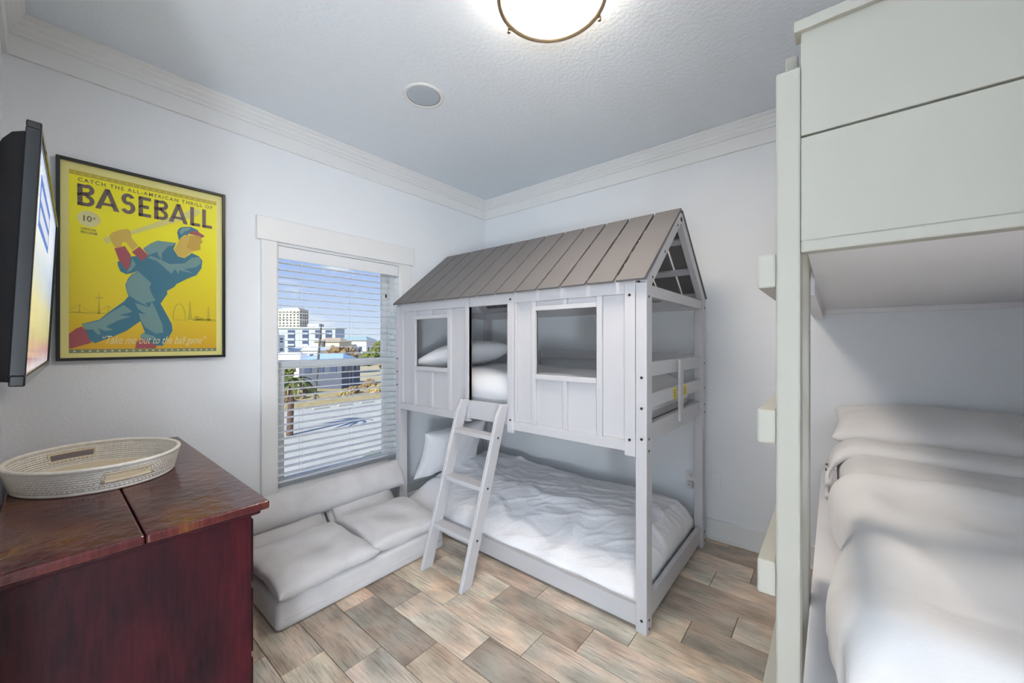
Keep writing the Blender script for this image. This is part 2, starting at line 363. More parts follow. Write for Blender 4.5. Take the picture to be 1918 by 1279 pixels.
b = nb(); bx(b, -.11, -.078, WY1 - .05, WY1 - .012, WZ0 + .012, WZ1 - .012); bx(b, -.13, -.078, WY0 + .012, WY0 + .03, WZ0 + .012, WZ1 - .012); ob('track', b, M_vinyl, win)

# blind
bl = empty('window_blind', (-.04, (WY0 + WY1) / 2, WZ0 + .02), label='white horizontal slat blind hanging open in the window', cat='blind')
BY0, BY1 = WY0 + .014, WY1 - .016
boxo('valance', (-.016, -.006, BY0, BY1, WZ1 - .095, WZ1 - .014), M_slat, bl, .003)
boxo('head_rail', (-.066, -.02, BY0, BY1, WZ1 - .06, WZ1 - .014), M_slat, bl, .002)
slat_me = None
zs = WZ1 - .115; pitch = .0462; ns = 0
while zs > WZ0 + .045:
    if slat_me is None:
        b = nb(); L = (BY1 - BY0) / 2; n = 5
        top = []; bot = []
        for i in range(n):
            u = -1 + 2 * i / (n - 1); x = .0245 * u; z = .0018 * (1 - u * u)
            top.append((b.verts.new((x, -L, z + .0013)), b.verts.new((x, L, z + .0013)))); bot.append((b.verts.new((x, -L, z - .0013)), b.verts.new((x, L, z - .0013))))
        for i in range(n - 1):
            b.faces.new((top[i][0], top[i + 1][0], top[i + 1][1], top[i][1])); b.faces.new((bot[i][0], bot[i][1], bot[i + 1][1], bot[i + 1][0]))
            for e in (0, 1): b.faces.new((top[i][e], top[i + 1][e], bot[i + 1][e], bot[i][e]))
        b.faces.new((top[0][0], top[0][1], bot[0][1], bot[0][0])); b.faces.new((top[-1][0], top[-1][1], bot[-1][1], bot[-1][0]))
        bmesh.ops.recalc_face_normals(b, faces=b.faces); slat_me = bpy.data.meshes.new('slat'); b.to_mesh(slat_me); b.free(); slat_me.materials.append(M_slat)
    s = bpy.data.objects.new('slat', slat_me); COL.objects.link(s); s.parent = bl
    s.location = (-.003, (BY0 + BY1) / 2 - bl.location.y, zs - bl.location.z); s.rotation_euler = (0, math.radians(1.5), 0)
    zs -= pitch; ns += 1
boxo('bottom_rail', (-.068, -.018, BY0, BY1, WZ0 + .016, WZ0 + .034), M_slat, bl, .003)
for fy in (.17, .57, .9):
    yy = BY0 + (BY1 - BY0) * fy; b = nb()
    for xx in (-.0675, -.0165): cyl(b, (xx, yy, WZ0 + .03), (xx, yy, WZ1 - .06), .0009, 5)
    ob('ladder_cord', b, M_cord, bl)
b = nb(); cyl(b, (-.012, BY1 - .11, 1.23), (-.012, BY1 - .11, WZ1 - .09), .0015, 6); ob('tilt_cord', b, M_cord, bl)
b = nb(); lathe(b, [(0, .03), (.004, .028), (.008, 0), (0, 0)], (-.012, BY1 - .11, 1.68), 10); ob('cord_tassel', b, M_dark, bl)

# ------------------------------------------------------------------ ceiling lamp and speaker
LX, LY = 1.905, -1.635
lamp = empty('ceiling_lamp', (LX, LY, CZ), label='round flush ceiling lamp with glowing white diffuser and bronze ring', cat='ceiling lamp')
b = nb(); lathe(b, [(.0, -.118), (.07, -.117), (.13, -.112), (.175, -.1), (.1915, -.088)], (LX, LY, CZ), 64); ob('diffuser', b, M_diff, lamp, True)
b = nb(); lathe(b, [(.1915, -.0878), (.1915, -.02)], (LX, LY, CZ), 64); ob('side_glass', b, M_side, lamp, True)
b = nb(); lathe(b, [(.193, -.095), (.2, -.104), (.21, -.1), (.213, -.088), (.21, -.078), (.2, -.074), (.193, -.08), (.193, -.095)], (LX, LY, CZ), 64); ob('lower_ring', b, M_bronze, lamp, True)
b = nb(); lathe(b, [(.193, -.022), (.21, -.022), (.213, -.012), (.21, 0), (.19, 0)], (LX, LY, CZ), 64); ob('ceiling_ring', b, M_bronze, lamp, True)
for k in range(3):
    t = math.radians(60 + 120 * k); b = nb(); cx_, cy_ = LX + .215 * math.cos(t), LY + .215 * math.sin(t)
    cyl(b, (cx_, cy_, CZ - .1), (cx_, cy_, CZ - .005), .004, 8); cyl(b, (cx_, cy_, CZ - .112), (cx_, cy_, CZ - .098), .007, 10); ob('rod', b, M_bronze, lamp)
SX, SY = .93, -1.49
sp = empty('ceiling_speaker', (SX, SY, CZ), label='round recessed speaker with grey grille in the ceiling', cat='speaker')
b = nb(); lathe(b, [(.094, -.004), (.1, -.008), (.113, -.006), (.117, 0), (.094, 0)], (SX, SY, CZ), 48); ob('trim_ring', b, M_wtrim, sp, True)
b = nb(); lathe(b, [(0, -.0055), (.08, -.005), (.095, -.0035), (.095, 0)], (SX, SY, CZ), 48); ob('grille', b, M_grille, sp, True)

# ------------------------------------------------------------------ house bunk bed
BX0, BX1, BYF, BYR = .145, 2.094, -1.151, -.11
EZ, RZ, RYC = 1.60, 2.05, -.63
bed = empty('house_bunk_bed', ((BX0 + BX1) / 2, RYC, 0), label='white house-shaped bunk bed with grey plank roof and cut-out windows', cat='bunk bed')
PW, PD = .052, .068
for x0 in (BX0, BX1 - PW):
    boxo('post', (x0, x0 + PW, BYF, BYF + PD, 0, EZ), M_bedw, bed, .003)
    boxo('post', (x0, x0 + PW, BYR - PD, BYR, 0, EZ), M_bedw, bed, .003)
# roof planks
np_ = 13; rx0, rx1 = .150, 2.103; pit = (rx1 - rx0) / np_
for sgn in (-1, 1):
    ye = BYF - .022 if sgn < 0 else BYR + .022
    e = Vector((0, ye, EZ - .002)); r = Vector((0, RYC - sgn * .0, RZ)); d = r - e; Ls = d.length; d.normalize()
    nrm = Vector((1, 0, 0)).cross(d); nrm = nrm if nrm.z > 0 else -nrm
    for i in range(np_):
        xc = rx0 + pit * (i + .5); b = nb()
        obox(b, e + d * (Ls / 2) + nrm * .016 + Vector((xc, 0, 0)), Vector((1, 0, 0)), d, nrm, pit / 2 - .0062, Ls / 2 - (.0 if sgn < 0 else .004), .0055, .0015)
        ob('roof_plank', b, M_roof, bed)
    for t in (.07, .38, .72):
        b = nb(); obox(b, e + d * (Ls * t) + nrm * -.001 + Vector(((BX0 + BX1) / 2, 0, 0)), Vector((1, 0, 0)), d, nrm, (BX1 - BX0) / 2 - .03, .021, .009, .0015)
        ob('roof_batten', b, M_bedw, bed)
    for x0 in (BX0, BX1 - .034):
        b = nb(); e2 = Vector((0, BYF if sgn < 0 else BYR, EZ - .005)); dd = (Vector((0, RYC, RZ - .004)) - e2); L2 = dd.length; dd.normalize(); n2 = Vector((1, 0, 0)).cross(dd); n2 = n2 if n2.z > 0 else -n2
        obox(b, e2 + dd * (L2 / 2) - n2 * .018 + Vector((x0 + .017, 0, 0)), Vector((1, 0, 0)), dd, n2, .017, L2 / 2 - .012, .027, .002)
        ob('rafter', b, M_bedw, bed)
# facade
FBY0, FBY1 = -1.131, -1.124      # thin boards
FTY0, FTY1 = -1.1495, -1.122      # proud battens and rails
def facade(x0, x1, wx0, wx1, wz0, wz1, battens, cen):
    b = nb(); z0, z1 = .83, 1.60
    bx(b, x0, wx0, FBY0, FBY1, z0, z1); bx(b, wx1, x1, FBY0, FBY1, z0, z1); bx(b, wx0, wx1, FBY0, FBY1, z0, wz0); bx(b, wx0, wx1, FBY0, FBY1, wz1, z1)
    ob('wall_board', b, M_bedw, bed)
    boxo('top_rail', (x0, x1, FTY0, FTY1, 1.553, 1.612), M_bedw, bed, .002)
    boxo('bottom_rail', (x0, x1, FTY0, FTY1, .818, .866), M_bedw, bed, .002)
    for q0, q1 in battens: boxo('batten', (q0, q1, FTY0 + .002, FTY1, .866, 1.553), M_bedw, bed, .002)
    boxo('window_head', (wx0, wx1, FTY0 + .001, FTY1, wz1, wz1 + .026), M_bedw, bed, .002)
    boxo('window_sill', (wx0, wx1, FTY0 - .002, FTY1, wz0 - .028, wz0), M_bedw, bed, .002)
    boxo('batten', (cen - .013, cen + .013, FTY0 + .003, FTY1, .866, wz0 - .028), M_bedw, bed, .002)
    boxo('batten', (cen - .013, cen + .013, FTY0 + .003, FTY1, wz1 + .026, 1.553), M_bedw, bed, .002)
facade(BX0 + PW, .947, .385, .737, 1.150, 1.490, [(BX0 + PW, .225), (.357, .385), (.737, .765), (.905, .947)], .561)
facade(1.273, BX1 - PW, 1.471, 1.843, 1.150, 1.500, [(1.322, 1.340), (1.443, 1.471), (1.843, 1.871)], 1.660)
boxo('door_post', (1.273, 1.320, FTY0 - .006, FTY1, .80, 1.614), M_bedw, bed, .003)
boxo('door_post', (.915, .947, FTY0 - .004, FTY1, .842, 1.614), M_bedw, bed, .003)
boxo('facade_stile', (1.990, BX1 - PW - .001, FTY0 - .006, FTY1, .80, 1.618), M_bedw, bed, .003)
boxo('door_header', (.947, 1.273, FTY0, FTY1, 1.550, 1.612), M_bedw, bed, .002)
boxo('door_step', (.947, 1.273, FTY0, FTY1, .842, .955), M_bedw, bed, .002)
# end guard rails
for x0, x1 in ((BX1 - .036, BX1 - .012), (BX0 + .012, BX0 + .036)):
    boxo('end_header', (x0 - .006, x1 + .006, BYF + PD, BYR - PD, 1.538, 1.593), M_bedw, bed, .002)
    for z0, z1 in ((1.165, 1.235), (1.018, 1.086), (.855, .945)):
        boxo('guard_rail', (x0, x1, BYF + PD, BYR - PD, z0, z1), M_bedw, bed, .002)
    xb = x1 if x0 > 1 else x0 - .014
    boxo('guard_upright', (xb, xb + .014, -.655, -.597, .89, 1.232), M_bedw, bed, .002)
    boxo('lower_end_rail', (x0, x1, BYF + PD, BYR - PD, .035, .137), M_bedw, bed, .002)
# rear rails
for z0, z1 in ((1.538, 1.60), (1.19, 1.25), (.85, .945), (.035, .137)):
    boxo('rear_rail', (BX0 + PW, BX1 - PW, BYR - .04, BYR - .016, z0, z1), M_bedw, bed, .002)
for xx in (.75, 1.40): boxo('rear_upright', (xx, xx + .05, BYR - .055, BYR - .040, .85, 1.25), M_bedw, bed, .002)
boxo('upper_side_rail', (BX0 + PW, BX1 - PW, -1.122, -1.098, .855, .945), M_bedw, bed, .002)
boxo('lower_side_rail', (BX0 + PW, BX1 - PW, BYF + .012, BYF + .038, .018, .112), M_bedw, bed, .002)
for zc in (.9, .065):
    for k in range(12):
        xx = .26 + k * .152; boxo('bed_slat', (xx, xx + .07, -1.09 if zc > .5 else -1.11, BYR - .042, zc, zc + .016), M_bedw, bed, 0)
# bolts
def bolt(p, axis):
    b = nb(); a = Vector(axis); p = Vector(p); cyl(b, p - a * .003, p + a * .0015, .0065, 10); cyl(b, p + a * .0015, p + a * .0022, .0042, 6); ob('bolt', b, M_bolt, bed)
for z in (1.165, 1.025, .885, .06): bolt((BX1 - .024, BYF, z), (0, -1, 0))
for z in (1.535, .885, .06, .02): bolt((BX1, BYF + .028, z), (1, 0, 0))
bolt((BX1, BYF + .028, .83), (1, 0, 0))
for z in (1.545, .875): bolt((2.015, FTY0 - .006, z), (0, -1, 0))
for z in (1.575, .875): bolt((1.297, FTY0 - .006, z), (0, -1, 0))
for z in (1.55, 1.19, 1.03, .92, .87, .09, .03): bolt((BX1, BYR - .02, z), (1, 0, 0))
for t in (.12, .45, .85):
    y_ = BYF + (RYC - BYF) * t; z_ = EZ + (RZ - EZ) * t; bolt((BX1, y_ + .012, z_ - .024), (1, 0, 0))
for z in (1.2, 1.1, 1.0): bolt((BX0 + .02, BYF, z), (0, -1, 0))
# stickers
for y0, y1 in ((-.735, -.685), (-.56, -.495)):
    s = boxo('warning_sticker', (BX1 - .0118, BX1 - .011, y0, y1, 1.022, 1.082), M_yel, bed, 0, label='yellow warning sticker')
    b = nb()
    for k in range(4): bx(b, BX1 - .0109, BX1 - .0107, y0 + .008, y1 - .008, 1.032 + k * .011, 1.036 + k * .011)
    ob('print', b, M_stick, s)

# ladder
lad = empty('bed_ladder', (1.08, -1.45, 0), label='white three-rung ladder leaning on the house bunk bed', cat='ladder')
tz = .968; fy, ty = -1.447, -1.196; dX = .05
dirv = Vector((dX, ty - fy, tz)).normalized()
def rail(xl):
    b = nb(); h = .038; th = .024
    A = Vector((xl, fy, 0)); Bt = Vector((xl + dX, ty, tz))
    def v(p, dx, dy, dz=0): return b.verts.new((p.x + dx, p.y + dy, p.z + dz))
    lo = [v(A, 0, -h), v(A, th, -h), v(A, th, h), v(A, 0, h)]; hi = [v(Bt, 0, -h * .45, .0), v(Bt, th, -h * .45, .0), v(Bt, th, h, -.004), v(Bt, 0, h, -.004)]
    mid = [v(A.lerp(Bt, .93), 0, -h), v(A.lerp(Bt, .93), th, -h), v(A.lerp(Bt, .93), th, h), v(A.lerp(Bt, .93), 0, h)]
    for P, Q in ((lo, mid), (mid, hi)):
        for i in range(4): b.faces.new((P[i], P[(i + 1) % 4], Q[(i + 1) % 4], Q[i]))
    b.faces.new(lo); b.faces.new(hi)
    bmesh.ops.bevel(b, geom=list(b.edges), offset=.002, segments=1, affect='EDGES')
    ob('ladder_rail', b, M_bedw, lad)
rail(.886); rail(1.213)
for z in (.795, .525, .258):
    t = z / tz; yc = fy + (ty - fy) * t; xs_ = dX * t
    boxo('rung', (.910 + xs_, 1.213 + xs_, yc - .036, yc + .036, z - .024, z), M_bedw, lad, .002)
    b = nb(); cyl(b, (1.236 + xs_, yc, z - .012), (1.239 + xs_, yc, z - .012), .006, 10); ob('bolt', b, M_bolt, lad)

# ------------------------------------------------------------------ soft goods
def fbm(x, y, z, o=4):
    return noise.fractal(Vector((x, y, z)), 1.0, 2.0, o)
def ridge(x, y, z):
    return 1 - abs(noise.noise(Vector((x, y, z)))) * 2
def sheet(nx, ny, f, thick=None):
    b = nb(); V = [[b.verts.new(f(i / nx, j / ny)) for j in range(ny + 1)] for i in range(nx + 1)]
    for i in range(nx):
        for j in range(ny): b.faces.new((V[i][j], V[i + 1][j], V[i + 1][j + 1], V[i][j + 1]))
    return b, V
def closed_cloth(nx, ny, f, zb):
    """top surface plus a flat underside at zb"""
    b, V = sheet(nx, ny, f)
    ring = [V[i][0] for i in range(nx)] + [V[nx][j] for j in range(ny)] + [V[i][ny] for i in range(nx, 0, -1)] + [V[0][j] for j in range(ny, 0, -1)]
    low = [b.verts.new((v.co.x, v.co.y, zb)) for v in ring]
    n = len(ring)
    for i in range(n): b.faces.new((ring[i], ring[(i + 1) % n], low[(i + 1) % n], low[i]))
    b.faces.new(low)
    return b
def pillow(name, loc, rot, lx, ly, h, m, seed, pinch=.07, dimple=0, n=26, k=.42, wr=.006, **kw):
    b = nb(); top = []; 
    def pos(u, v, s):
        e = (max(0, 1 - u * u) * max(0, 1 - v * v)) ** k
        x = lx / 2 * u * (1 - pinch * (1 - v * v) * abs(u)); y = ly / 2 * v * (1 - pinch * (1 - u * u) * abs(v))
        w_ = wr * fbm(x * 7 + seed, y * 7, s, 4) * min(1, e * 2.5) + wr * .8 * max(0, ridge(x * 5 + y * 3 + seed, y * 6 - x * 2, seed) - .55) * min(1, e * 2)
        z = s * (h / 2 * e) + w_
        if dimple and s > 0: z -= dimple * math.exp(-((u * u + v * v) / .11)) 
        return (x, y, z)
    T = [[None] * (n + 1) for _ in range(n + 1)]; B = [[None] * (n + 1) for _ in range(n + 1)]
    gr = [math.sin(PI / 2 * (-1 + 2 * i / n)) for i in range(n + 1)]
    for i in range(n + 1):
        for j in range(n + 1):
            T[i][j] = b.verts.new(pos(gr[i], gr[j], 1))
            edge = i in (0, n) or j in (0, n)
            B[i][j] = T[i][j] if edge else b.verts.new(pos(gr[i], gr[j], -1))
    for i in range(n):
        for j in range(n):
            b.faces.new((T[i][j], T[i + 1][j], T[i + 1][j + 1], T[i][j + 1])); 
            q = (B[i][j], B[i][j + 1], B[i + 1][j + 1], B[i + 1][j])
            try: b.faces.new(q)
            except ValueError: pass
    parent = kw.pop('parent', None)
    o = ob(name, b, m, parent, True, local=True, **kw); o.location = loc; o.rotation_euler = rot
    return o
def rad(*a): return tuple(math.radians(v) for v in a)

# lower mattress + duvet of the house bed
def lowduvet(u, v):
    x = .19 + 1.85 * u; y = -1.105 + .955 * v
    px = 2 * u - 1; py = 2 * v - 1
    # cross section: falls towards the front rail, stays full at the wall
    fr = min(1, max(0, (y + 1.105) / .42)); fr = fr ** .55
    bk = min(1, max(0, (-.15 - y) / .05)) ** .5
    en = min(1, (1 - abs(px)) / .10); en = max(0, en) ** .5
    z = .092 + (.185 * fr) * (.55 + .45 * bk) * (.35 + .65 * en)
    z += .035 * math.exp(-((x - .45) / .35) ** 2) * fr * en + .015 * math.exp(-((x - 1.3) / .5) ** 2 - ((y + .55) / .3) ** 2)
    a = .4 + .6 * fr * en
    z += a * (.022 * fbm(x * 2.1, y * 3.3, 3.1, 3) + .026 * max(0, ridge(x * 1.6 - y * 2.6, y * 3.2 + x * 2.6, 1.7) - .5) + .014 * max(0, ridge(x * 2.2 + y * 1.2, y * 7 - x * 3.5, 8.2) - .6) + .012 * max(0, ridge(x * 4.5 + y * 2, y * 13 - x * 5, 5.2) - .62))
    z += (1 - fr) * en * .012 * math.sin(x * 21 + 3 * fbm(x * 2, 0, 0)) 
    yo = -.006 * (1 - fr) * math.sin(x * 17 + 2 * fbm(x * 3, 1, 0))
    return (x, max(y + yo, -1.108), max(z, .088))
b = closed_cloth(200, 110, lowduvet, .083)
ob('duvet', b, M_crinkle, None, True, origin=(1.12, -.63, .083), label='rumpled white duvet on the lower level of the house bunk bed', cat='duvet')
pillow('pillow', (.325, -.74, .455), rad(4, -66, -8), .43, .62, .20, M_linen, 3.3, pinch=.13, wr=.014, n=34, label='white pillow propped upright on the lower level of the house bunk bed', cat='pillow')
# upper mattress + duvet
b = nb(); bx(b, .225, 2.015, -1.075, -.18, .917, 1.035, .03, 4)
ob('mattress', b, M_matt, None, True, origin=(1.12, -.63, .917), label='white mattress behind the guard rails of the house bunk bed', cat='mattress')
def updu(u, v):
    x = .22 + 1.80 * u; y = -1.088 + .90 * v
    px = 2 * u - 1; py = 2 * v - 1
    e = max(0, 1 - abs(px) ** 14) ** .5 * max(0, 1 - abs(py) ** 10) ** .5
    z = .97 + .165 * e + e * (.016 * fbm(x * 2.3, y * 3, 7.7, 3) + .008 * max(0, ridge(x * 4 + y, y * 6 - x, 4.4) - .3))
    return (x, y, max(.965, z))
b, V = sheet(120, 60, updu)
ud = ob('duvet', b, M_linen, None, True, origin=(1.12, -.63, .96), label='white duvet on the upper level seen through the bed\'s door opening', cat='duvet')
md = ud.modifiers.new('thickness', 'SOLIDIFY'); md.thickness = .03; md.offset = -1
pillow('pillow', (.50, -.74, 1.225), rad(0, -14, 4), .50, .68, .19, M_linen, 9.1, label='white pillow on the upper level behind the cut-out window and door', cat='pillow')

# ------------------------------------------------------------------ folding floor sofa
sofa = empty('floor_sofa', (.44, -1.72, 0), label='light grey low floor sofa with tufted cushions beneath the window', cat='sofa')
def softbox(name, x0, x1, y0, y1, z0, z1, r, m, parent, amp=.004, seed=0, **k):
    b = nb(); v = bx(b, x0, x1, y0, y1, z0, z1)
    bmesh.ops.bevel(b, geom=list(b.edges), offset=r, segments=4, affect='EDGES', profile=.5)
    bmesh.ops.subdivide_edges(b, edges=[e for e in b.edges if e.calc_length() > .06], cuts=7, use_grid_fill=True)
    for vv in b.verts:
        p = vv.co; n = fbm(p.x * 5 + seed, p.y * 5, p.z * 5, 3); vv.co = p + Vector((n, 0, fbm(p.x * 5, p.y * 5 + seed, p.z * 5 + 9, 3) if p.z > z0 + .01 else 0)) * amp
    return ob(name, b, m, parent, True, **k)
softbox('base', .05, .803, -2.212, -1.228, .0, .142, .028, M_suede, sofa, .004, 1)
b = nb(); tube(b, [(.803, -2.18 + i * .0931, .052 + .002 * math.sin(i * 2.1)) for i in range(11)], .0022, 6); ob('piping', b, M_suede, sofa, True)
pillow('seat_cushion', (.588 - .44, -1.968 + 1.72, .186), rad(0, 2, 2), .49, .51, .13, M_suede, 5.5, pinch=.06, dimple=.045, wr=.011, parent=sofa, k=.3)
pillow('seat_cushion', (.578 - .44, -1.475 + 1.72, .188), rad(0, 2, -3), .49, .50, .135, M_suede, 8.5, pinch=.06, dimple=.045, wr=.011, parent=sofa, k=.3)
def lean(name, yc, ly, x0, z0, x1, z1, th, seed):
    b = nb(); L = math.hypot(x1 - x0, z1 - z0); bx(b, -L / 2, L / 2, -ly / 2, ly / 2, -th / 2, th / 2)
    bmesh.ops.bevel(b, geom=list(b.edges), offset=th * .36, segments=4, affect='EDGES')
    bmesh.ops.subdivide_edges(b, edges=[e for e in b.edges if e.calc_length() > .06], cuts=6, use_grid_fill=True)
    for v in b.verts: v.co.z += .006 * fbm(v.co.x * 6 + seed, v.co.y * 6, v.co.z * 6, 3)
    o = ob(name, b, M_suede, sofa, True, local=True); o.location = Vector(((x0 + x1) / 2, yc, (z0 + z1) / 2)) - sofa.location
    o.rotation_euler = (0, -math.atan2(z1 - z0, x1 - x0), 0); return o
lean('back_panel', -1.97, .475, .30, .12, .075, .36, .085, 2)
lean('back_panel', -1.48, .47, .31, .12, .075, .36, .085, 5)
b = nb()
nY, nA = 60, 22; rings = []
for i in range(nY + 1):
    t = i / nY; y = -2.215 + 1.085 * t
    en = max(.02, (1 - abs(2 * t - 1) ** 16)) ** .5
    cen = Vector((.190, y, .330 - .004 * math.sin(t * 6)))
    ax = Vector((-.48, 0, .877)); ay = Vector((.877, 0, .48)); rg = []
    for k in range(nA):
        a_ = 2 * PI * k / nA; ca, sa = math.cos(a_), math.sin(a_)
        hh = .098 * abs(ca) ** .8 * (1 if ca > 0 else -1); ww = .058 * abs(sa) ** .9 * (1 if sa > 0 else -1) * en
        n_ = .006 * fbm(hh * 9 + 4, y * 7, ww * 20, 3)
        rg.append(b.verts.new(cen + ax * hh + ay * (ww + n_ * en)))
    rings.append(rg)
for i in range(nY):
    for k in range(nA): b.faces.new((rings[i][k], rings[i][(k + 1) % nA], rings[i + 1][(k + 1) % nA], rings[i + 1][k]))
b.faces.new(rings[0]); b.faces.new(rings[-1])
ob('bolster', b, M_suede, sofa, True)

# ------------------------------------------------------------------ dresser, tray
dr = empty('dresser', (.70, -2.7, 0), label='dark red distressed wooden dresser with a seamed plank top', cat='dresser')
DZT = .83; dx0, dx1, dy0, dy1 = .075, 1.372, FY + .03, -2.428
def plank(y0, y1):
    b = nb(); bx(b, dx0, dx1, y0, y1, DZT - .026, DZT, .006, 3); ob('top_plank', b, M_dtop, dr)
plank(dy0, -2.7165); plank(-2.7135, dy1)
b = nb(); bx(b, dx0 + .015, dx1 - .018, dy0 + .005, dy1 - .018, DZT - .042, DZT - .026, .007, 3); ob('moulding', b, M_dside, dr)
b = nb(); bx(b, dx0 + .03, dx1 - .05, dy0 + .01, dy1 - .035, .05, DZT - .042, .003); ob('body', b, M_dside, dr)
for x0 in (dx0 + .04, dx1 - .12):
    for y0 in (dy0 + .02, dy1 - .105): boxo('foot', (x0, x0 + .06, y0, y0 + .06, 0, .05), M_dside, dr, .004)
for r_ in range(3):
    for c_ in range(2):
        x0 = dx0 + .06 + c_ * .59; z0 = .10 + r_ * .225
        d_ = boxo('drawer', (x0, x0 + .565, dy1 - .035, dy1 - .02, z0, z0 + .205), M_dside, dr, .004)
        for kx in (.14, .42):
            b = nb(); cyl(b, (x0 + kx, dy1 - .02, z0 + .10), (x0 + kx, dy1 - .004, z0 + .10), .008, 10); cyl(b, (x0 + kx, dy1 - .008, z0 + .10), (x0 + kx, dy1 + .004, z0 + .10), .014, 12); ob('knob', b, M_bolt, d_)
TXc, TYc, TA, TB, TROT = .64, -2.752, .252, .218, math.radians(14)
tray = empty('wicker_tray', (TXc, TYc, DZT), label='whitewashed oval wicker tray with cut-out handles on the dresser', cat='tray')
def ell(a, f=1.0, off=0.0):
    x, y = (TA * f + off) * math.cos(a), (TB * f + off) * math.sin(a)
    return (TXc + x * math.cos(TROT) - y * math.sin(TROT), TYc + x * math.sin(TROT) + y * math.cos(TROT))
NST = 110; rows = 10; H = .082
wl = nb()
for r_ in range(rows):
    z = DZT + .007 + (H - .012) * r_ / (rows - 1); fl = .93 + .07 * r_ / (rows - 1)
    slot = r_ in (4, 5, 6, 7)
    segs = NST * 2
    def pt(i):
        a = 2 * PI * i / segs; q = ell(a, fl, .0022 * math.sin(PI * (i + r_ * 1.0) / 1.0 + PI / 2) )
        return (q[0], q[1], z)
    if not slot: tube(wl, [pt(i) for i in range(segs)], .0044, 6, True, .75)
    else:
        hw = int(.30 / (2 * PI) * segs)
        tube(wl, [pt(i) for i in range(hw, segs // 2 - hw + 1)], .0044, 6, False, .75)
        tube(wl, [pt(i) for i in range(segs // 2 + hw, segs - hw + 1)], .0044, 6, False, .75)
for i in range(NST):
    a = 2 * PI * i / NST
    da = min(abs((a + PI / 2) % PI - PI / 2), PI)
    if da < .30:
        for f0, f1, z0, z1 in ((.93, .958, .004, .032), (.985, 1.0, .062, H)):
            p, q = ell(a, f0, .0015), ell(a, f1, .0015); cyl(wl, (p[0], p[1], DZT + z0), (q[0], q[1], DZT + z1), .0017, 5)
    else:
        p, q = ell(a, .93), ell(a, 1.0); cyl(wl, (p[0], p[1], DZT + .002), (q[0], q[1], DZT + H), .0017, 5)
ob('woven_wall', wl, M_wicker, tray, True)
b = nb(); tube(b, [(*ell(2 * PI * i / 120, 1.005), DZT + H + .002) for i in range(120)], .0065, 8, True, 1.1); tube(b, [(*ell(2 * PI * i / 120, .925), DZT + .006) for i in range(120)], .006, 8, True); ob('rim', b, M_wicker, tray, True)
for s in (0, PI):
    b = nb()
    for zz, ff in ((.033, .958), (.061, .984)): tube(b, [(*ell(s - .31 + .62 * i / 20, ff), DZT + zz) for i in range(21)], .0048, 8, False)
    for ee in (-.31, .31): p = ell(s + ee, .97); cyl(b, (p[0], p[1], DZT + .03), (p[0], p[1], DZT + .064), .005, 8)
    ob('handle_wrap', b, M_rattanb, tray, True)
b = nb()
ring = [b.verts.new((*ell(2 * PI * i / 96, .92), DZT + .0005)) for i in range(96)]; b.faces.new(ring)
for k in range(16):
    f = .92 * (k + .6) / 16; tube(b, [(*ell(2 * PI * i / 72, f), DZT + .005) for i in range(72)], .0052 if k else .004, 6, True, 1.35)
ob('coiled_base', b, M_rattanb, tray, True)

# ------------------------------------------------------------------ television
tv = empty('television', (.755, -2.876, 1.53), (math.radians(-2.4), 0, math.radians(-2.1)), label='black flat television on the wall, tilted down, showing a bright picture', cat='television')
TW, TH = .585, .302
b = nb()
bx(b, -TW, TW, -.024, 0, TH - .016, TH, .003); bx(b, -TW, TW, -.024, 0, -TH, -TH + .024, .003); bx(b, -TW, -TW + .016, -.024, 0, -TH + .024, TH - .016, .002); bx(b, TW - .016, TW, -.024, 0, -TH + .024, TH - .016, .002)
ob('bezel', b, M_bez, tv, local=True)
b = nb()
pr = [(-TH + .01, -.024), (-TH + .012, -.045), (-TH + .03, -.062), (-TH + .09, -.075), (.10, -.075), (.16, -.073), (.21, -.066), (.245, -.054), (.265, -.042), (.275, -.024)]
A = [b.verts.new((TW - .004, y, z)) for z, y in pr]; B_ = [b.verts.new((-TW + .004, y, z)) for z, y in pr]
for i in range(len(pr)): b.faces.new((A[i], A[(i + 1) % len(pr)], B_[(i + 1) % len(pr)], B_[i]))
b.faces.new(A); b.faces.new(B_[::-1]); ob('back_shell', b, M_dark, tv, local=True)
def screen_mat():
    m = bpy.data.materials.new('tv_picture'); m.use_nodes = True; t = m.node_tree; p = t.nodes['Principled BSDF']
    p.inputs['Base Color'].default_value = (.01, .01, .012, 1); p.inputs['Roughness'].default_value = .12
    tcn = N(t, 'ShaderNodeTexCoord'); sp_ = N(t, 'ShaderNodeSeparateXYZ'); t.links.new(tcn.outputs['Object'], sp_.inputs[0])
    mr = N(t, 'ShaderNodeMapRange'); mr.inputs[1].default_value = -.28; mr.inputs[2].default_value = .28
    nn = N(t, 'ShaderNodeTexNoise'); nn.inputs['Scale'].default_value = 9; nn.inputs['Detail'].default_value = 3; t.links.new(tcn.outputs['Object'], nn.inputs['Vector'])
    ad = N(t, 'ShaderNodeMath', operation='MULTIPLY_ADD'); ad.inputs[1].default_value = .16; t.links.new(nn.outputs['Fac'], ad.inputs[0]); t.links.new(sp_.outputs['Z'], mr.inputs[0]); t.links.new(mr.outputs[0], ad.inputs[2])
    r = N(t, 'ShaderNodeValToRGB'); el = r.color_ramp.elements; el[0].position = .08; el[0].color = srgb(214, 206, 206); el[1].position = 1; el[1].color = srgb(208, 220, 250)
    for q, c in ((.16, (200, 150, 150)), (.26, (206, 198, 140)), (.42, (214, 208, 168)), (.5, (198, 206, 204)), (.62, (190, 206, 232)), (.8, (222, 230, 248))):
        e = el.new(q); e.color = srgb(*c)
    t.links.new(ad.outputs[0], r.inputs[0]); t.links.new(r.outputs[0], p.inputs['Emission Color']); p.inputs['Emission Strength'].default_value = .5
    return m
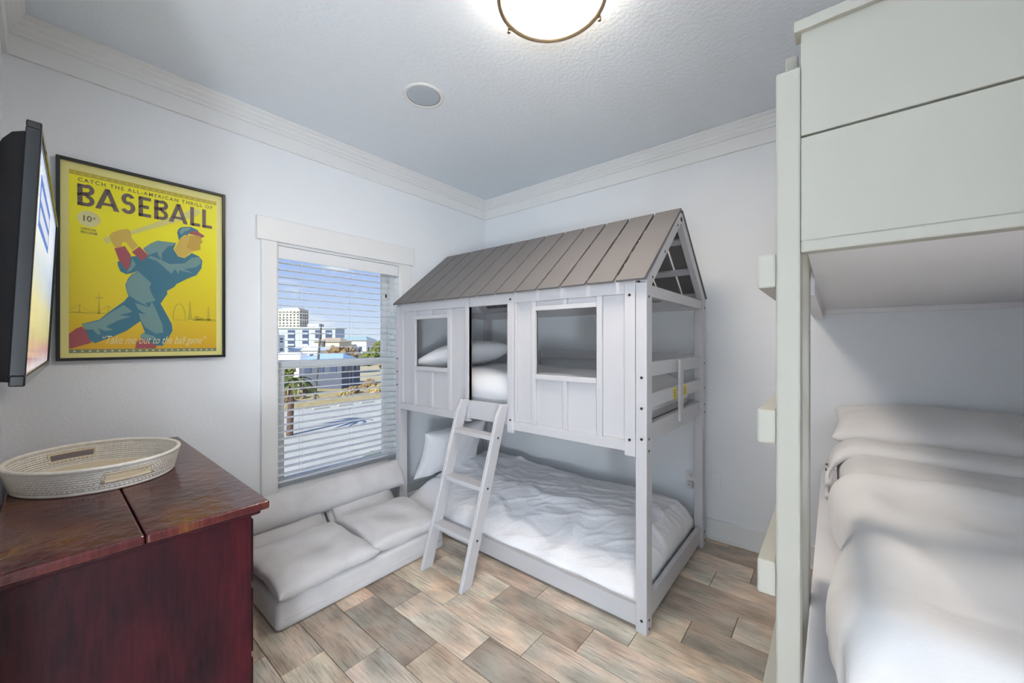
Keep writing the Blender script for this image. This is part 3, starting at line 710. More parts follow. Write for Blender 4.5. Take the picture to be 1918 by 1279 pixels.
b = nb(); bx(b, -TW + .016, TW - .016, -.012, -.006, -TH + .024, TH - .016); scr = ob('screen', b, screen_mat(), tv, local=True)
M_tvb = emit('tv_caption_blue', srgb(120, 150, 220), .5); M_tvw = emit('tv_caption_white', srgb(232, 236, 246), .52)
b = nb(); bx(b, -.10, .40, -.0058, -.0055, .10, .235); cap = ob('caption_block', b, M_tvb, tv, local=True)
b = nb()
for k in range(2): bx(b, -.07, .37, -.0054, -.0052, .12 + k * .055, .155 + k * .055)
ob('caption_bar', b, M_tvw, tv, local=True)
b = nb(); bx(b, -.2, .2, -.098, -.075, -.12, .12, .004); cyl(b, (0, -.09, .08), (0, -.11, .08), .03, 12); ob('mount', b, M_dark, tv, local=True)

# ------------------------------------------------------------------ poster
po = empty('framed_poster', (0, -2.528, 1.71), (PI / 2, 0, PI / 2), label='black-framed yellow baseball poster with a batter in blue', cat='poster')
def pm(name, c, r=.38): return mat(name, srgb(*c), r)
def pgrad():
    m = mat('print_yellow', srgb(222, 212, 44), .38); t = m.node_tree; b_ = t.nodes['Principled BSDF']
    tcn = N(t, 'ShaderNodeTexCoord'); s_ = N(t, 'ShaderNodeSeparateXYZ'); t.links.new(tcn.outputs['Object'], s_.inputs[0])
    mr = N(t, 'ShaderNodeMapRange'); mr.inputs[1].default_value = -.43; mr.inputs[2].default_value = .2; t.links.new(s_.outputs['Y'], mr.inputs[0])
    r = N(t, 'ShaderNodeValToRGB'); r.color_ramp.elements[0].color = srgb(226, 174, 40); r.color_ramp.elements[1].color = srgb(254, 246, 28)
    e = r.color_ramp.elements.new(.3); e.color = srgb(236, 210, 42)
    t.links.new(mr.outputs[0], r.inputs[0]); t.links.new(r.outputs[0], b_.inputs['Base Color']); return m
b = nb()
fw = .0135; ox, oy = .319, .470
for d in ((-ox, -ox + fw, -oy, oy), (ox - fw, ox, -oy, oy), (-ox + fw, ox - fw, -oy, -oy + fw), (-ox + fw, ox - fw, oy - fw, oy)): bx(b, *d, 0.0, .026, .001)
ob('frame', b, M_frame, po, local=True)
b = nb(); bx(b, -ox + fw, ox - fw, -oy + fw, oy - fw, .002, .012); ob('sheet', b, pm('print_cream', (240, 233, 150)), po, local=True)
Z0 = .0122
def flat(name, polys, m, lay):
    b = nb()
    for P in polys: b.faces.new([b.verts.new((x, y, Z0 + lay * .00015)) for x, y in P])
    return ob(name, b, m, po, local=True)
def rect(x0, x1, y0, y1): return [(x0, y0), (x1, y0), (x1, y1), (x0, y1)]
def disc(cx, cy, r, n=36): return [(cx + r * math.cos(2 * PI * i / n), cy + r * math.sin(2 * PI * i / n)) for i in range(n)]
def star(cx, cy, r): return [(cx + (r if i % 2 == 0 else r * .42) * math.sin(PI * i / 5), cy + (r if i % 2 == 0 else r * .42) * math.cos(PI * i / 5)) for i in range(10)]
flat('print_field', [rect(-.279, .279, -.434, .420)], pgrad(), 1)
m_och = pm('print_ochre', (202, 184, 52)); m_gg = pm('print_grey_green', (128, 138, 108)); m_ps = pm('print_pale', (232, 228, 160)); m_br = pm('print_brown_grey', (116, 100, 92))
flat('star_band', [rect(-.279, .279, .400, .420)], m_och, 2); flat('star_band', [rect(-.279, .279, -.434, -.417)], m_gg, 2)
flat('stars', [star(-.262 + .0248 * i, .4095, .0058) for i in range(22)], pm('print_pale_gold', (224, 214, 96)), 3); flat('stars', [star(-.262 + .0248 * i, -.4255, .0066) for i in range(22)], m_ps, 3)
# faint skyline: bridge, needle, arch, towers
sk = [rect(-.279, -.12, -.246, -.241)]
for x in (-.246, -.152): sk.append(rect(x - .002, x + .002, -.246, -.204))
def strip(pts, w_):
    out = []
    for (x0, y0), (x1, y1) in zip(pts, pts[1:]):
        L = math.hypot(x1 - x0, y1 - y0); nx_, ny_ = -(y1 - y0) / L * w_, (x1 - x0) / L * w_
        out.append([(x0 + nx_, y0 + ny_), (x1 + nx_, y1 + ny_), (x1 - nx_, y1 - ny_), (x0 - nx_, y0 - ny_)])
    return out
sk += strip([(-.279, -.234), (-.246, -.206), (-.215, -.236), (-.199, -.238), (-.18, -.234), (-.152, -.206), (-.13, -.23)], .001)
flat('skyline_bridge', sk, m_och, 2); sk = []
sk += [[(-.187, -.246), (-.179, -.246), (-.1815, -.172), (-.1845, -.172)], [(-.199, -.166), (-.167, -.166), (-.176, -.173), (-.19, -.173)], rect(-.1845, -.1815, -.166, -.152)]
flat('skyline_needle', sk, m_och, 2); sk = []
sk += strip([(.115 + .025 * math.cos(PI * i / 16) * (1 + .0), -.262 + .086 * math.sin(PI * i / 16) ** .8) for i in range(17)], .0022)
flat('skyline_arch', sk, m_och, 2); sk = []
sk += [[(.15, -.262), (.172, -.262), (.166, -.22), (.1625, -.16), (.1585, -.16), (.155, -.22)], rect(.18, .20, -.262, -.238), rect(.202, .218, -.262, -.246), [(.232, -.262), (.252, -.262), (.246, -.21), (.244, -.18), (.24, -.18), (.238, -.21)], rect(.09, .15, -.266, -.262), rect(.172, .275, -.266, -.252)]
flat('skyline_towers', sk, m_och, 2)
PS = {
'bat':[(-0.075,0.176),(0.05,0.264),(0.18,0.356),(0.2,0.357),(0.206,0.338),(0.192,0.319),(0.068,0.242),(-0.072,0.158)],
'knob':[(-0.169,0.12),(-0.161,0.132),(-0.149,0.128),(-0.144,0.114),(-0.148,0.098),(-0.161,0.098)],
'hands':[(-0.151,0.135),(-0.14,0.155),(-0.114,0.173),(-0.085,0.186),(-0.074,0.176),(-0.07,0.142),(-0.047,0.108),(-0.068,0.078),(-0.09,0.118),(-0.104,0.115),(-0.107,0.091),(-0.127,0.076),(-0.136,0.097)],
'skin':[(0.121,0.182),(0.14,0.201),(0.164,0.206),(0.204,0.212),(0.216,0.176),(0.205,0.163),(0.207,0.133),(0.169,0.116),(0.137,0.077),(0.11,0.083),(0.094,0.115),(0.113,0.165)],
'jaw':[(0.16,0.202),(0.204,0.212),(0.216,0.176),(0.205,0.163),(0.207,0.133),(0.169,0.123),(0.144,0.136),(0.156,0.169)],
'cap':[(0.114,0.166),(0.106,0.208),(0.112,0.229),(0.125,0.242),(0.164,0.252),(0.192,0.242),(0.2,0.229),(0.152,0.211),(0.156,0.194),(0.14,0.203),(0.127,0.19),(0.119,0.169)],
'capl':[(0.121,0.197),(0.115,0.218),(0.129,0.238),(0.164,0.246),(0.156,0.232),(0.137,0.22)],
'brim':[(0.151,0.211),(0.176,0.233),(0.2,0.229),(0.225,0.214),(0.213,0.2),(0.198,0.209)],
'body':[(0.102,0.151),(0.027,0.148),(0.0,0.128),(-0.028,0.097),(-0.007,0.065),(-0.068,0.05),(-0.088,0.038),(-0.121,0.014),(-0.119,-0.005),(-0.111,-0.031),(-0.091,-0.043),(-0.072,-0.037),(-0.045,-0.019),(-0.072,-0.044),(-0.083,-0.064),(-0.093,-0.095),(-0.088,-0.133),(-0.081,-0.151),(-0.098,-0.18),(-0.152,-0.238),(-0.183,-0.275),(-0.239,-0.297),(-0.227,-0.325),(-0.213,-0.377),(-0.196,-0.388),(-0.14,-0.359),(-0.088,-0.326),(-0.055,-0.293),(-0.038,-0.276),(-0.03,-0.302),(-0.021,-0.334),(-0.038,-0.346),(-0.035,-0.367),(0.0,-0.391),(0.028,-0.402),(0.046,-0.403),(0.065,-0.372),(0.087,-0.323),(0.084,-0.286),(0.061,-0.231),(0.039,-0.181),(0.066,-0.128),(0.065,-0.111),(0.094,-0.087),(0.104,-0.07),(0.152,-0.034),(0.188,-0.012),(0.21,0.029),(0.215,0.071),(0.2,0.095),(0.168,0.108),(0.137,0.075),(0.11,0.08),(0.091,0.116)],
'sl1':[(0.102,0.151),(0.027,0.147),(0.0,0.127),(-0.026,0.097),(-0.005,0.067),(0.025,0.09),(0.032,0.067),(0.046,0.048),(0.043,0.083),(0.068,0.125),(0.091,0.136)],
'sl2':[(-0.011,0.052),(0.025,0.041),(0.05,0.016),(0.083,-0.018),(0.096,0.01),(0.112,-0.016),(0.115,0.006),(0.176,-0.004),(0.156,0.006),(0.133,0.013),(0.188,0.034),(0.212,0.063),(0.2,0.092),(0.168,0.081),(0.137,0.046),(0.076,0.033),(0.032,0.054),(0.0,0.065)],
'sl3':[(-0.068,0.04),(-0.055,0.009),(-0.072,-0.021),(-0.091,-0.037),(-0.075,-0.003)],
'th':[(-0.045,-0.024),(-0.072,-0.049),(-0.09,-0.088),(-0.088,-0.129),(-0.078,-0.149),(-0.058,-0.168),(-0.005,-0.201),(-0.021,-0.183),(-0.007,-0.178),(0.019,-0.166),(0.007,-0.138),(0.0,-0.12),(-0.004,-0.101),(0.002,-0.077),(-0.021,-0.051)],
'leg':[(-0.058,-0.184),(-0.048,-0.213),(-0.016,-0.242),(-0.045,-0.234),(-0.038,-0.269),(-0.021,-0.306),(0.018,-0.339),(0.05,-0.333),(0.046,-0.29),(0.021,-0.214),(0.005,-0.172),(-0.005,-0.204)],
'bleg':[(-0.098,-0.198),(-0.152,-0.245),(-0.183,-0.28),(-0.236,-0.298),(-0.225,-0.325),(-0.204,-0.322),(-0.186,-0.348),(-0.177,-0.345),(-0.186,-0.315),(-0.164,-0.329),(-0.135,-0.323),(-0.161,-0.308),(-0.121,-0.277),(-0.072,-0.253),(-0.114,-0.25),(-0.068,-0.229)],
'cuff':[(-0.038,-0.346),(-0.021,-0.34),(0.018,-0.354),(0.01,-0.369),(-0.033,-0.363)],
'sock1':[(-0.279,-0.345),(-0.259,-0.321),(-0.239,-0.308),(-0.227,-0.325),(-0.213,-0.377),(-0.207,-0.386),(-0.271,-0.412),(-0.279,-0.413)],
'sock2':[(-0.058,-0.415),(-0.052,-0.381),(-0.035,-0.365),(0.007,-0.389),(0.025,-0.403),(0.019,-0.416)],
'arm1':[(-0.131,0.078),(-0.095,0.097),(-0.073,0.054),(-0.078,-0.007),(-0.091,-0.021),(-0.116,0.024)],
'arm2':[(-0.07,0.072),(-0.042,0.105),(-0.008,0.065),(-0.033,0.032)]}
flat('bat_print', [PS['bat']], pm('print_bat', (226, 220, 128)), 3); flat('bat_knob_print', [PS['knob']], MATS['print_bat'], 3)
flat('batter_uniform', [PS['body']], pm('print_teal', (64, 124, 146)), 4); flat('batter_cap', [PS['cap']], MATS['print_teal'], 4)
pm('print_pale_teal', (122, 160, 160))
for k in ('sl1', 'sl2', 'sl3', 'th', 'leg', 'bleg', 'cuff'): flat('uniform_highlight', [PS[k]], MATS['print_pale_teal'], 5)
flat('batter_face', [PS['skin']], pm('print_skin', (220, 188, 84)), 5); flat('batter_hands', [PS['hands']], MATS['print_skin'], 5)
flat('batter_jaw', [PS['jaw']], pm('print_skin_dark', (206, 168, 66)), 6)
flat('cap_highlight', [PS['capl']], MATS['print_pale_teal'], 5)
pm('print_red', (170, 88, 92))
for k, nm in (('sock1', 'sock_print'), ('sock2', 'sock_print'), ('arm1', 'sleeve_print'), ('arm2', 'sleeve_print'), ('brim', 'cap_brim_print')): flat(nm, [PS[k]], MATS['print_red'], 6)
flat('price_disc', [disc(-.2165, .203, .038)], m_ps, 3)
# block lettering of the title, drawn stroke by stroke
def arc(cx, cy, rx, ry, a0, a1, n=14): return [(cx + rx * math.cos(math.radians(a0 + (a1 - a0) * i / n)), cy + ry * math.sin(math.radians(a0 + (a1 - a0) * i / n))) for i in range(n + 1)]
def band(pts, w_):
    out = []; L = []; R = []
    for i, (x, y) in enumerate(pts):
        x0, y0 = pts[max(0, i - 1)]; x1, y1 = pts[min(len(pts) - 1, i + 1)]; l = math.hypot(x1 - x0, y1 - y0)
        nx_, ny_ = -(y1 - y0) / l * w_ / 2, (x1 - x0) / l * w_ / 2; L.append((x + nx_, y + ny_)); R.append((x - nx_, y - ny_))
    return [[L[i], L[i + 1], R[i + 1], R[i]] for i in range(len(pts) - 1)]
tl = []; yb, yt = .2605, .362; Hh = yt - yb; sw = .0165
def gl_B(x0, x1):
    h = sw / 2; m_ = yb + Hh * .54; rt = (yt - m_) / 2; rb = (m_ - yb) / 2
    o = band([(x0 + h, yb), (x0 + h, yt)], sw)
    o += band([(x0, yt - h), (x1 - .026, yt - h)] + arc(x1 - .026, (yt + m_) / 2, .018, rt - h + .004, 90, -90)[1:] + [(x0, m_ - .004)], sw * .95)
    o += band([(x0, m_), (x1 - .026, m_)] + arc(x1 - .026, yb + rb, .018, rb - h, 90, -90)[1:] + [(x0, yb + h)], sw * .95); return o
def gl_A(x0, x1):
    xm = (x0 + x1) / 2; h = sw / 2
    o = [[(x0, yb), (x0 + .018, yb), (xm + .008, yt - .004), (xm + .003, yt), (xm - .008, yt)], [(x1 - .019, yb), (x1, yb), (xm + .008, yt), (xm - .008, yt)]]
    return o + [rect(x0 + (x1 - x0) * .22, x1 - (x1 - x0) * .22, yb + Hh * .2, yb + Hh * .2 + .013)]
def gl_S(x0, x1):
    xm = (x0 + x1) / 2; h = sw / 2; r = (x1 - x0) / 2 - h
    return band(arc(xm + .001, yt - h - .021, r * .9, .021, 25, 250, 16) + arc(xm, yb + h + .0235, r, .0235, 75, -155, 18), sw)
def gl_E(x0, x1):
    h = sw / 2; return [rect(x0, x0 + sw, yb, yt), rect(x0, x1, yt - sw, yt), rect(x0, x1, yb, yb + sw), rect(x0, x1 - .008, yb + Hh * .5 - h, yb + Hh * .5 + h)]
def gl_L(x0, x1): return [rect(x0, x0 + sw, yb, yt), rect(x0, x1, yb, yb + sw)]
tl += gl_B(-.253, -.198) + gl_A(-.196, -.114) + gl_S(-.110, -.057) + gl_E(-.045, .002) + gl_B(.014, .069) + gl_A(.072, .151) + gl_L(.161, .204) + gl_L(.214, .258)
flat('title_lettering', tl, m_br, 8)
def lettering(name, txt, x0, x1, y0, y1, m, lay, shear=0, off=0.0, space=1.0):
    cu = bpy.data.curves.new(name, 'FONT'); cu.body = txt; cu.shear = shear; cu.space_character = space; cu.resolution_u = 3; cu.fill_mode = 'FRONT' if hasattr(cu, 'fill_mode') and 'FRONT' in [e.identifier for e in cu.bl_rna.properties['fill_mode'].enum_items] else cu.fill_mode; cu.offset = off
    o = bpy.data.objects.new('tmp_text', cu); COL.objects.link(o); bpy.context.view_layer.update()
    me = bpy.data.meshes.new_from_object(o.evaluated_get(bpy.context.evaluated_depsgraph_get()))
    bpy.data.objects.remove(o); bpy.data.curves.remove(cu)
    X = [v.co.x for v in me.vertices]; Y = [v.co.y for v in me.vertices]; a, b_, c, d = min(X), max(X), min(Y), max(Y)
    for v in me.vertices: v.co = Vector((x0 + (v.co.x - a) / (b_ - a) * (x1 - x0), y0 + (v.co.y - c) / (d - c) * (y1 - y0), Z0 + lay * .00015))
    me.materials.clear(); me.materials.append(m); me.name = name
    t = bpy.data.objects.new(name, me); COL.objects.link(t); t.parent = po
    return t
lettering('strapline_lettering', 'CATCH THE ALL-AMERICAN THRILL OF', -.251, .260, .3725, .3905, m_br, 7, space=1.28, off=.006)
lettering('price_lettering', '10', -.234, -.207, .189, .217, m_br, 7, off=.012)
lettering('price_lettering', 'c', -.203, -.194, .203, .2135, m_br, 7, off=.012)
lettering('program_lettering', 'OFFICIAL', -.242, -.191, .147, .158, m_br, 7, off=.014, space=1.1)
lettering('program_lettering', 'PROGRAM', -.242, -.190, .131, .142, m_br, 7, off=.014, space=1.1)
lettering('song_lettering', '\u201cTake me out to the ball game\u201d', -.172, .232, -.404, -.352, pm('print_ivory', (236, 226, 176)), 9, shear=.45, off=.0)

# ------------------------------------------------------------------ built-in timber bunk on the right
bk = empty('timber_bunk_bed', (3.24, -.96, 0), label='large cream-painted timber bunk bed with ladder post and foot boards', cat='bunk bed')
YF = -1.915
boxo('post', (2.6486, 2.690, YF, YF + .064, 0, 1.884), M_bunk, bk, .004)
boxo('post', (2.6486, 2.690, -1.53, -1.466, 0, 1.884), M_bunk, bk, .004)
for zt in (1.5135, 1.187, .869, .547, .225):
    boxo('rung', (2.6155, 2.6484, YF, -1.40, zt - .071, zt), M_bunk, bk, .004)
boxo('foot_board', (2.6905, RX - .002, YF, YF + .02, 1.7425, 1.95), M_bunk, bk, .002)
boxo('foot_board', (2.6905, RX - .002, YF, YF + .02, 1.531, 1.7385), M_bunk, bk, .002)
boxo('foot_cap', (2.680, RX - .002, YF - .012, YF + .034, 1.9475, 1.969), M_bunk, bk, .002)
boxo('deck_trim', (2.6905, RX - .002, YF - .004, YF + .03, 1.508, 1.531), M_bunk, bk, .003)
boxo('deck', (2.70, RX - .002, YF + .03, -.002, 1.512, 1.530), M_deck, bk, 0)
boxo('side_beam', (2.655, 2.70, -1.46, -.002, 1.464, 1.60), M_deck, bk, .003)
boxo('side_board', (2.66, 2.682, YF + .07, -.002, 1.62, 1.95), M_bunk, bk, .002)
boxo('wall_cleat', (2.70, RX - .002, -.036, -.002, 1.486, 1.512), M_deck, bk, .002)
PZ = .60
boxo('platform', (2.6905, RX - .002, YF + .01, -.03, PZ - .03, PZ), M_deck, bk, .003)
boxo('base_panel', (2.695, 2.715, YF + .03, -.03, 0, PZ - .03), M_bunk, bk, .002)
boxo('base_panel', (2.715, RX - .002, YF + .015, YF + .035, 0, PZ - .03), M_bunk, bk, .002)
b = nb(); bx(b, 2.835, RX - .03, YF + .16, -.04, PZ + .001, PZ + .15, .03, 4)
ob('mattress', b, M_matt, None, True, origin=(3.28, -.95, PZ), label='thick white mattress on the platform of the timber bunk bed', cat='mattress')
# duvet: wraps the left side and the foot of the mattress
def wrap(s, r, drop):
    """s<0 outside: returns (horizontal offset, vertical drop)"""
    if s >= 0: return s, 0
    a = -s / r
    if a < PI / 2: return -r * math.sin(a), -(r - r * math.cos(a))
    return -r, -r - min(drop, (-s - r * PI / 2))
def rduvet(u, v):
    # u across (left hem -> right wall), v from foot hem -> head
    su = -.26 + (1.17) * (u ** 1.15) ; sv = -.33 + (1.67) * v
    hx, dzx = wrap(su, .11, .10); hy, dzy = wrap(sv, .10, .22)
    x = 2.86 + hx; y = -1.83 + hy
    z = .835 + dzx + dzy
    inside = min(1, max(0, su / .15 + .6)) * min(1, max(0, sv / .15 + .5))
    # sag of the quilt towards the foot, two soft cross folds
    z -= .035 * max(0, (-.9 - y)) * inside
    z += inside * (.022 * fbm(x * 2.6, y * 1.9, 5.1, 3) + .010 * max(0, ridge(x * 2.4 + y * 1.1, y * 2.2 - x, 2.2) - .3) + .004 * max(0, ridge(x * 5 + y * 4, y * 6 - x * 4, 9.9) - .25))
    z += .022 * math.exp(-((y + .98 + .10 * (x - 2.8)) / .07) ** 2) - .018 * math.exp(-((y + .85 + .10 * (x - 2.8)) / .07) ** 2)
    if su < 0: x += .020 * (min(1, -su / .2)) * (math.sin(y * 9.0 + 1.0) + .5 * fbm(y * 6, 1, 2)) ; z = max(z, PZ + .006)
    if sv < 0: y += .016 * min(1, -sv / .2) * math.sin(x * 24 + 2 * fbm(x * 4, 0, 1)); y -= .01
    return (min(x, RX - .006), y, max(z, PZ + .006 if su < 0 else z))
b, V = sheet(130, 170, rduvet)
d_ = ob('duvet', b, M_warm, None, True, origin=(3.28, -.95, PZ), label='thick white duvet draped over the timber bunk bed', cat='duvet')
md = d_.modifiers.new('thickness', 'SOLIDIFY'); md.thickness = .018; md.offset = -1
# turned-back top hem of the duvet
def fold(u, v):
    su = -.30 + 1.21 * u; hx, dzx = wrap(su, .13, .13)
    x = 2.855 + hx; a = PI * 1.25 * v - .15
    y = -.54 + .055 * u + .13 * (1 - 2 * abs(v - .5)) * 0 
    y = -.50 - .04 * u + .10 * math.cos(a) ; z = .852 + dzx + .032 * math.sin(a) 
    if v > .7: z -= .02 * (v - .7) / .3
    z += .006 * fbm(x * 5, y * 7, 3, 3); 
    if su < 0: y += .03 * (-su); z = max(z, PZ + .012)
    return (min(x, RX - .008), y, z)
b, V = sheet(90, 20, fold)
f_ = ob('turned_hem', b, M_warm, d_, True); md = f_.modifiers.new('thickness', 'SOLIDIFY'); md.thickness = .014
pillow('pillow', (3.17, -.215, .90), rad(10, 0, -1), .86, .44, .20, M_warm, 1.9, pinch=.05, n=34, k=.34, wr=.010, label='wide white pillow against the wall on the timber bunk bed', cat='pillow')

# ------------------------------------------------------------------ outlets
ot = empty('wall_outlet', (1.977, 0, .37), label='white double outlet with a plug, between the house bunk bed posts', cat='outlet')
boxo('plate', (1.942, 2.012, -.006, 0, .315, .432), M_plate, ot, .002)
for zz in (.398, .348):
    b = nb(); lathe(b, [(0, .002), (.014, .002), (.0165, 0)], (0, 0, 0), 20); bmesh.ops.rotate(b, verts=b.verts, cent=(0, 0, 0), matrix=Matrix.Rotation(PI / 2, 3, 'X')); bmesh.ops.translate(b, verts=b.verts, vec=(1.977, -.006, zz)); r_ = ob('receptacle', b, M_plate, ot)
    b = nb(); bx(b, 1.969, 1.972, -.0086, -.0078, zz, zz + .009); bx(b, 1.982, 1.985, -.0086, -.0078, zz, zz + .009); bx(b, 1.975, 1.979, -.0086, -.0078, zz - .009, zz - .005); ob('slot', b, M_slot, r_)
pg = empty('plug', (1.977, -.03, .335), label='small white plug pushed into the wall outlet', cat='plug')
boxo('plug_body', (1.960, 1.994, -.045, -.0088, .318, .362), M_plate, pg, .006); b = nb(); cyl(b, (1.977, -.045, .345), (1.977, -.047, .345), .004, 10); ob('indicator', b, M_slot, pg)
o2 = empty('wall_outlet', (2.125, 0, .40), label='blank white outlet plate right of the house bunk bed\'s rear post', cat='outlet')
boxo('plate', (2.10, 2.165, -.006, 0, .335, .452), M_wall, o2, .002)
boxo('insert', (2.116, 2.149, -.0085, -.006, .36, .427), M_wall, o2, .001)

# ------------------------------------------------------------------ outside the window
GZ = -6.0
M_sand = mat('sandy_ground', srgb(196, 184, 160), .95, .35, .5, 3, .3, .05, col2=srgb(160, 152, 118))
M_lot = mat('pale_concrete', srgb(186, 184, 174), .9, .5, .4, 2, .2, .02, col2=srgb(170, 170, 164))
M_scrub = mat('dry_scrub', srgb(150, 138, 92), .95, 1.2, .5, 4, .6, .2, col2=srgb(182, 164, 122))
M_leaf = mat('green_foliage', srgb(74, 88, 44), .8, 2.0, .5, 6, .8, .2, col2=srgb(128, 132, 66))
M_leafb = mat('brown_foliage', srgb(120, 96, 70), .85, 1.6, .5, 5, .8, .2, col2=srgb(150, 128, 92))
M_bark = mat('palm_bark', srgb(112, 88, 74), .9, 6, .6, 20, .6, .05, col2=srgb(84, 66, 58))
M_tower = mat('tower_stucco', srgb(206, 198, 176), .85); M_white = mat('white_stucco', srgb(226, 228, 226), .85); M_blueg = mat('blue_grey_cladding', srgb(176, 190, 206), .8)
M_glz = mat('dark_window_glass', srgb(74, 84, 110), .25); M_roofb = mat('blue_metal_roof', srgb(150, 176, 202), .6); M_roofw = mat('white_membrane_roof', srgb(224, 230, 230), .8)
M_teal = mat('teal_roof', srgb(150, 172, 172), .7); M_tan = mat('tan_roof', srgb(178, 160, 136), .8); M_dk = mat('carport_shade_wall', srgb(84, 92, 110), .7); M_pole = mat('weathered_pole', srgb(92, 92, 92), .8)
boxo('ground', (-900, -.2, -500, 700, GZ - .2, GZ), M_sand, bev=0, kind='structure', label='sandy ground outside the window')
boxo('pavement', (-41, -17, -10, 60, GZ, GZ + .04), M_lot, bev=0, kind='structure', label='pale concrete parking lot outside')
boxo('verge', (-60, -42, -10, 80, GZ, GZ + .08), M_scrub, bev=0, kind='structure', label='dry scrubby verge beyond the parking lot')
def rb(name, c, w_, d, z0, z1, ang, m, parent=None, **k):
    b = nb(); a = math.radians(ang); obox(b, (c[0], c[1], (z0 + z1) / 2), Vector((math.cos(a), math.sin(a), 0)), Vector((-math.sin(a), math.cos(a), 0)), Vector((0, 0, 1)), w_ / 2, d / 2, (z1 - z0) / 2)
    return ob(name, b, m, parent, **k)
# tower
ta = math.radians(-8)
tw = empty('apartment_tower', (-410, 156, GZ), label='tall cream apartment tower on the horizon', cat='building')
rb('wall', (-410, 156), 22, 14, GZ, 33, 35, M_tower, tw)
ax_ = Vector((math.cos(math.radians(35)), math.sin(math.radians(35)), 0)); ay_ = Vector((-ax_.y, ax_.x, 0))
for s_, half, per, n_ in ((1, 11, 7, 4), (-1, 7, 11, 6)):
    # two visible faces: +x' end face and -y' long face
    b = nb()
    for r_ in range(11):
        for c_ in range(n_):
            off = -per + (c_ + .5) * 2 * per / n_; z = 3 + r_ * 2.7
            if s_ > 0: obox(b, Vector((-410, 156, z)) + ax_ * half + ay_ * off, ax_, ay_, Vector((0, 0, 1)), .1, .9, .75)
            else: obox(b, Vector((-410, 156, z)) - ay_ * half + ax_ * off, ax_, ay_, Vector((0, 0, 1)), .9, .1, .75)
    ob('window_grid', b, M_glz, tw)
rb('roof_parapet', (-410, 156), 16, 10, 33, 34.2, 35, M_tower, tw)
# mid-rise block, long side facing the room
mr_ = empty('office_block', (-188, 76, GZ), label='long blue-grey mid-rise block with dark window bays', cat='building')
d0 = Vector((-199.6, 63.4, 0)); d1 = Vector((-175.1, 83.6, 0)); dl = (d1 - d0); LL = dl.length; dl.normalize(); dn = Vector((dl.y, -dl.x, 0))
def mbox(name, t0, t1, dep0, dep1, z0, z1, m, p=mr_):
    b = nb(); c = d0 + dl * ((t0 + t1) / 2 * LL) + dn * ((dep0 + dep1) / 2); obox(b, (c.x, c.y, (z0 + z1) / 2), dl, dn, Vector((0, 0, 1)), (t1 - t0) * LL / 2, abs(dep1 - dep0) / 2, (z1 - z0) / 2); return ob(name, b, m, p)
mbox('wall', 0, 1, -10, 0, GZ, 7.4, M_blueg)
mbox('roof_slab', .0, 1.03, -10.3, .7, 7.4, 7.8, M_white); mbox('penthouse', .56, .73, -7, -2, 7.8, 9.6, M_blueg)
for k, (t0, t1) in enumerate(((.08, .17), (.31, .41), (.52, .61), (.71, .80), (.86, .95))):
    bay = mbox('window_bay', t0, t1, -.05, .25, GZ + 1, 6.6, M_glz)
    for r_ in range(4): mbox('balcony', t0, t1, .25, .6, -3.2 + r_ * 2.6, -2.4 + r_ * 2.6, M_blueg)
# near low buildings
lw = empty('white_annex', (-96.5, 31.2, GZ), label='small white building with dark windows at the left of the view', cat='building')
rb('wall', (-98, 29.5), 6, 6, GZ, 2.9, 38, M_white, lw)
for z in (1.6, -.4, -2.2):
    b = nb(); a = math.radians(38); A_ = Vector((math.cos(a), math.sin(a), 0)); Bv = Vector((-A_.y, A_.x, 0)); c = Vector((-98, 29.5, z)) + A_ * 3.0 + Bv * 1.7; obox(b, c, A_, Bv, Vector((0, 0, 1)), .1, .5, .5); ob('window', b, M_glz, lw)
def gable(name, c, w_, d, z0, z1, z2, ang, mw, mr2, label):
    e = empty(name, (c[0], c[1], GZ), label=label, cat='building'); rb('wall', c, w_, d, z0, z1, ang, mw, e)
    a = math.radians(ang); A_ = Vector((math.cos(a), math.sin(a), 0)); Bv = Vector((-A_.y, A_.x, 0)); C_ = Vector((c[0], c[1], 0)); b = nb()
    P = [C_ + A_ * (sx_ * (w_ / 2 + .4)) + Bv * (sy_ * (d / 2 + .4)) + Vector((0, 0, z1)) for sx_, sy_ in ((-1, -1), (1, -1), (1, 1), (-1, 1))]
    R_ = [C_ + A_ * (s_ * w_ * .3) + Vector((0, 0, z2)) for s_ in (-1, 1)]
    vs_ = [b.verts.new(p) for p in P + R_]
    for q in ((0, 1, 5, 4), (1, 2, 5), (2, 3, 4, 5), (3, 0, 4), (0, 3, 2, 1)): b.faces.new([vs_[i] for i in q])
    ob('roof', b, mr2, e)
    for fx in (-.3, 0, .3):
        for zz in ((z0 + z1) / 2 + 1.2,):
            b = nb(); obox(b, C_ + A_ * (w_ * fx) - Bv * (d / 2 + .02) + Vector((0, 0, zz)), A_, Bv, Vector((0, 0, 1)), .5, .06, .7); ob('window', b, M_glz, e)
            b = nb(); obox(b, C_ + A_ * (w_ / 2 + .02) + Bv * (d * fx) + Vector((0, 0, zz)), A_, Bv, Vector((0, 0, 1)), .06, .5, .7); ob('window', b, M_glz, e)
    return e
gable('white_roofed_house', (-99.5, 40.5), 7, 7, GZ, -.9, .3, 39, M_white, M_roofw, 'low white house with a pale hipped roof')
gable('white_hall_building', (-75.5, 26.8), 6, 5.5, GZ, -2.0, -.7, 39, M_white, M_roofw, 'white building with a pale roof just beyond the parking lot')
gable('blue_roofed_house', (-60, 27.0), 6.5, 7, GZ, -1.9, -.55, 39, M_dk, M_roofb, 'low house with a light blue metal roof')  # dark wall colour stands in for the shade of a carport
gable('teal_roofed_house', (-112, 60.0), 9, 9, GZ, 1.6, 3.0, 39, M_white, M_teal, 'two-storey white house with a teal hipped roof')
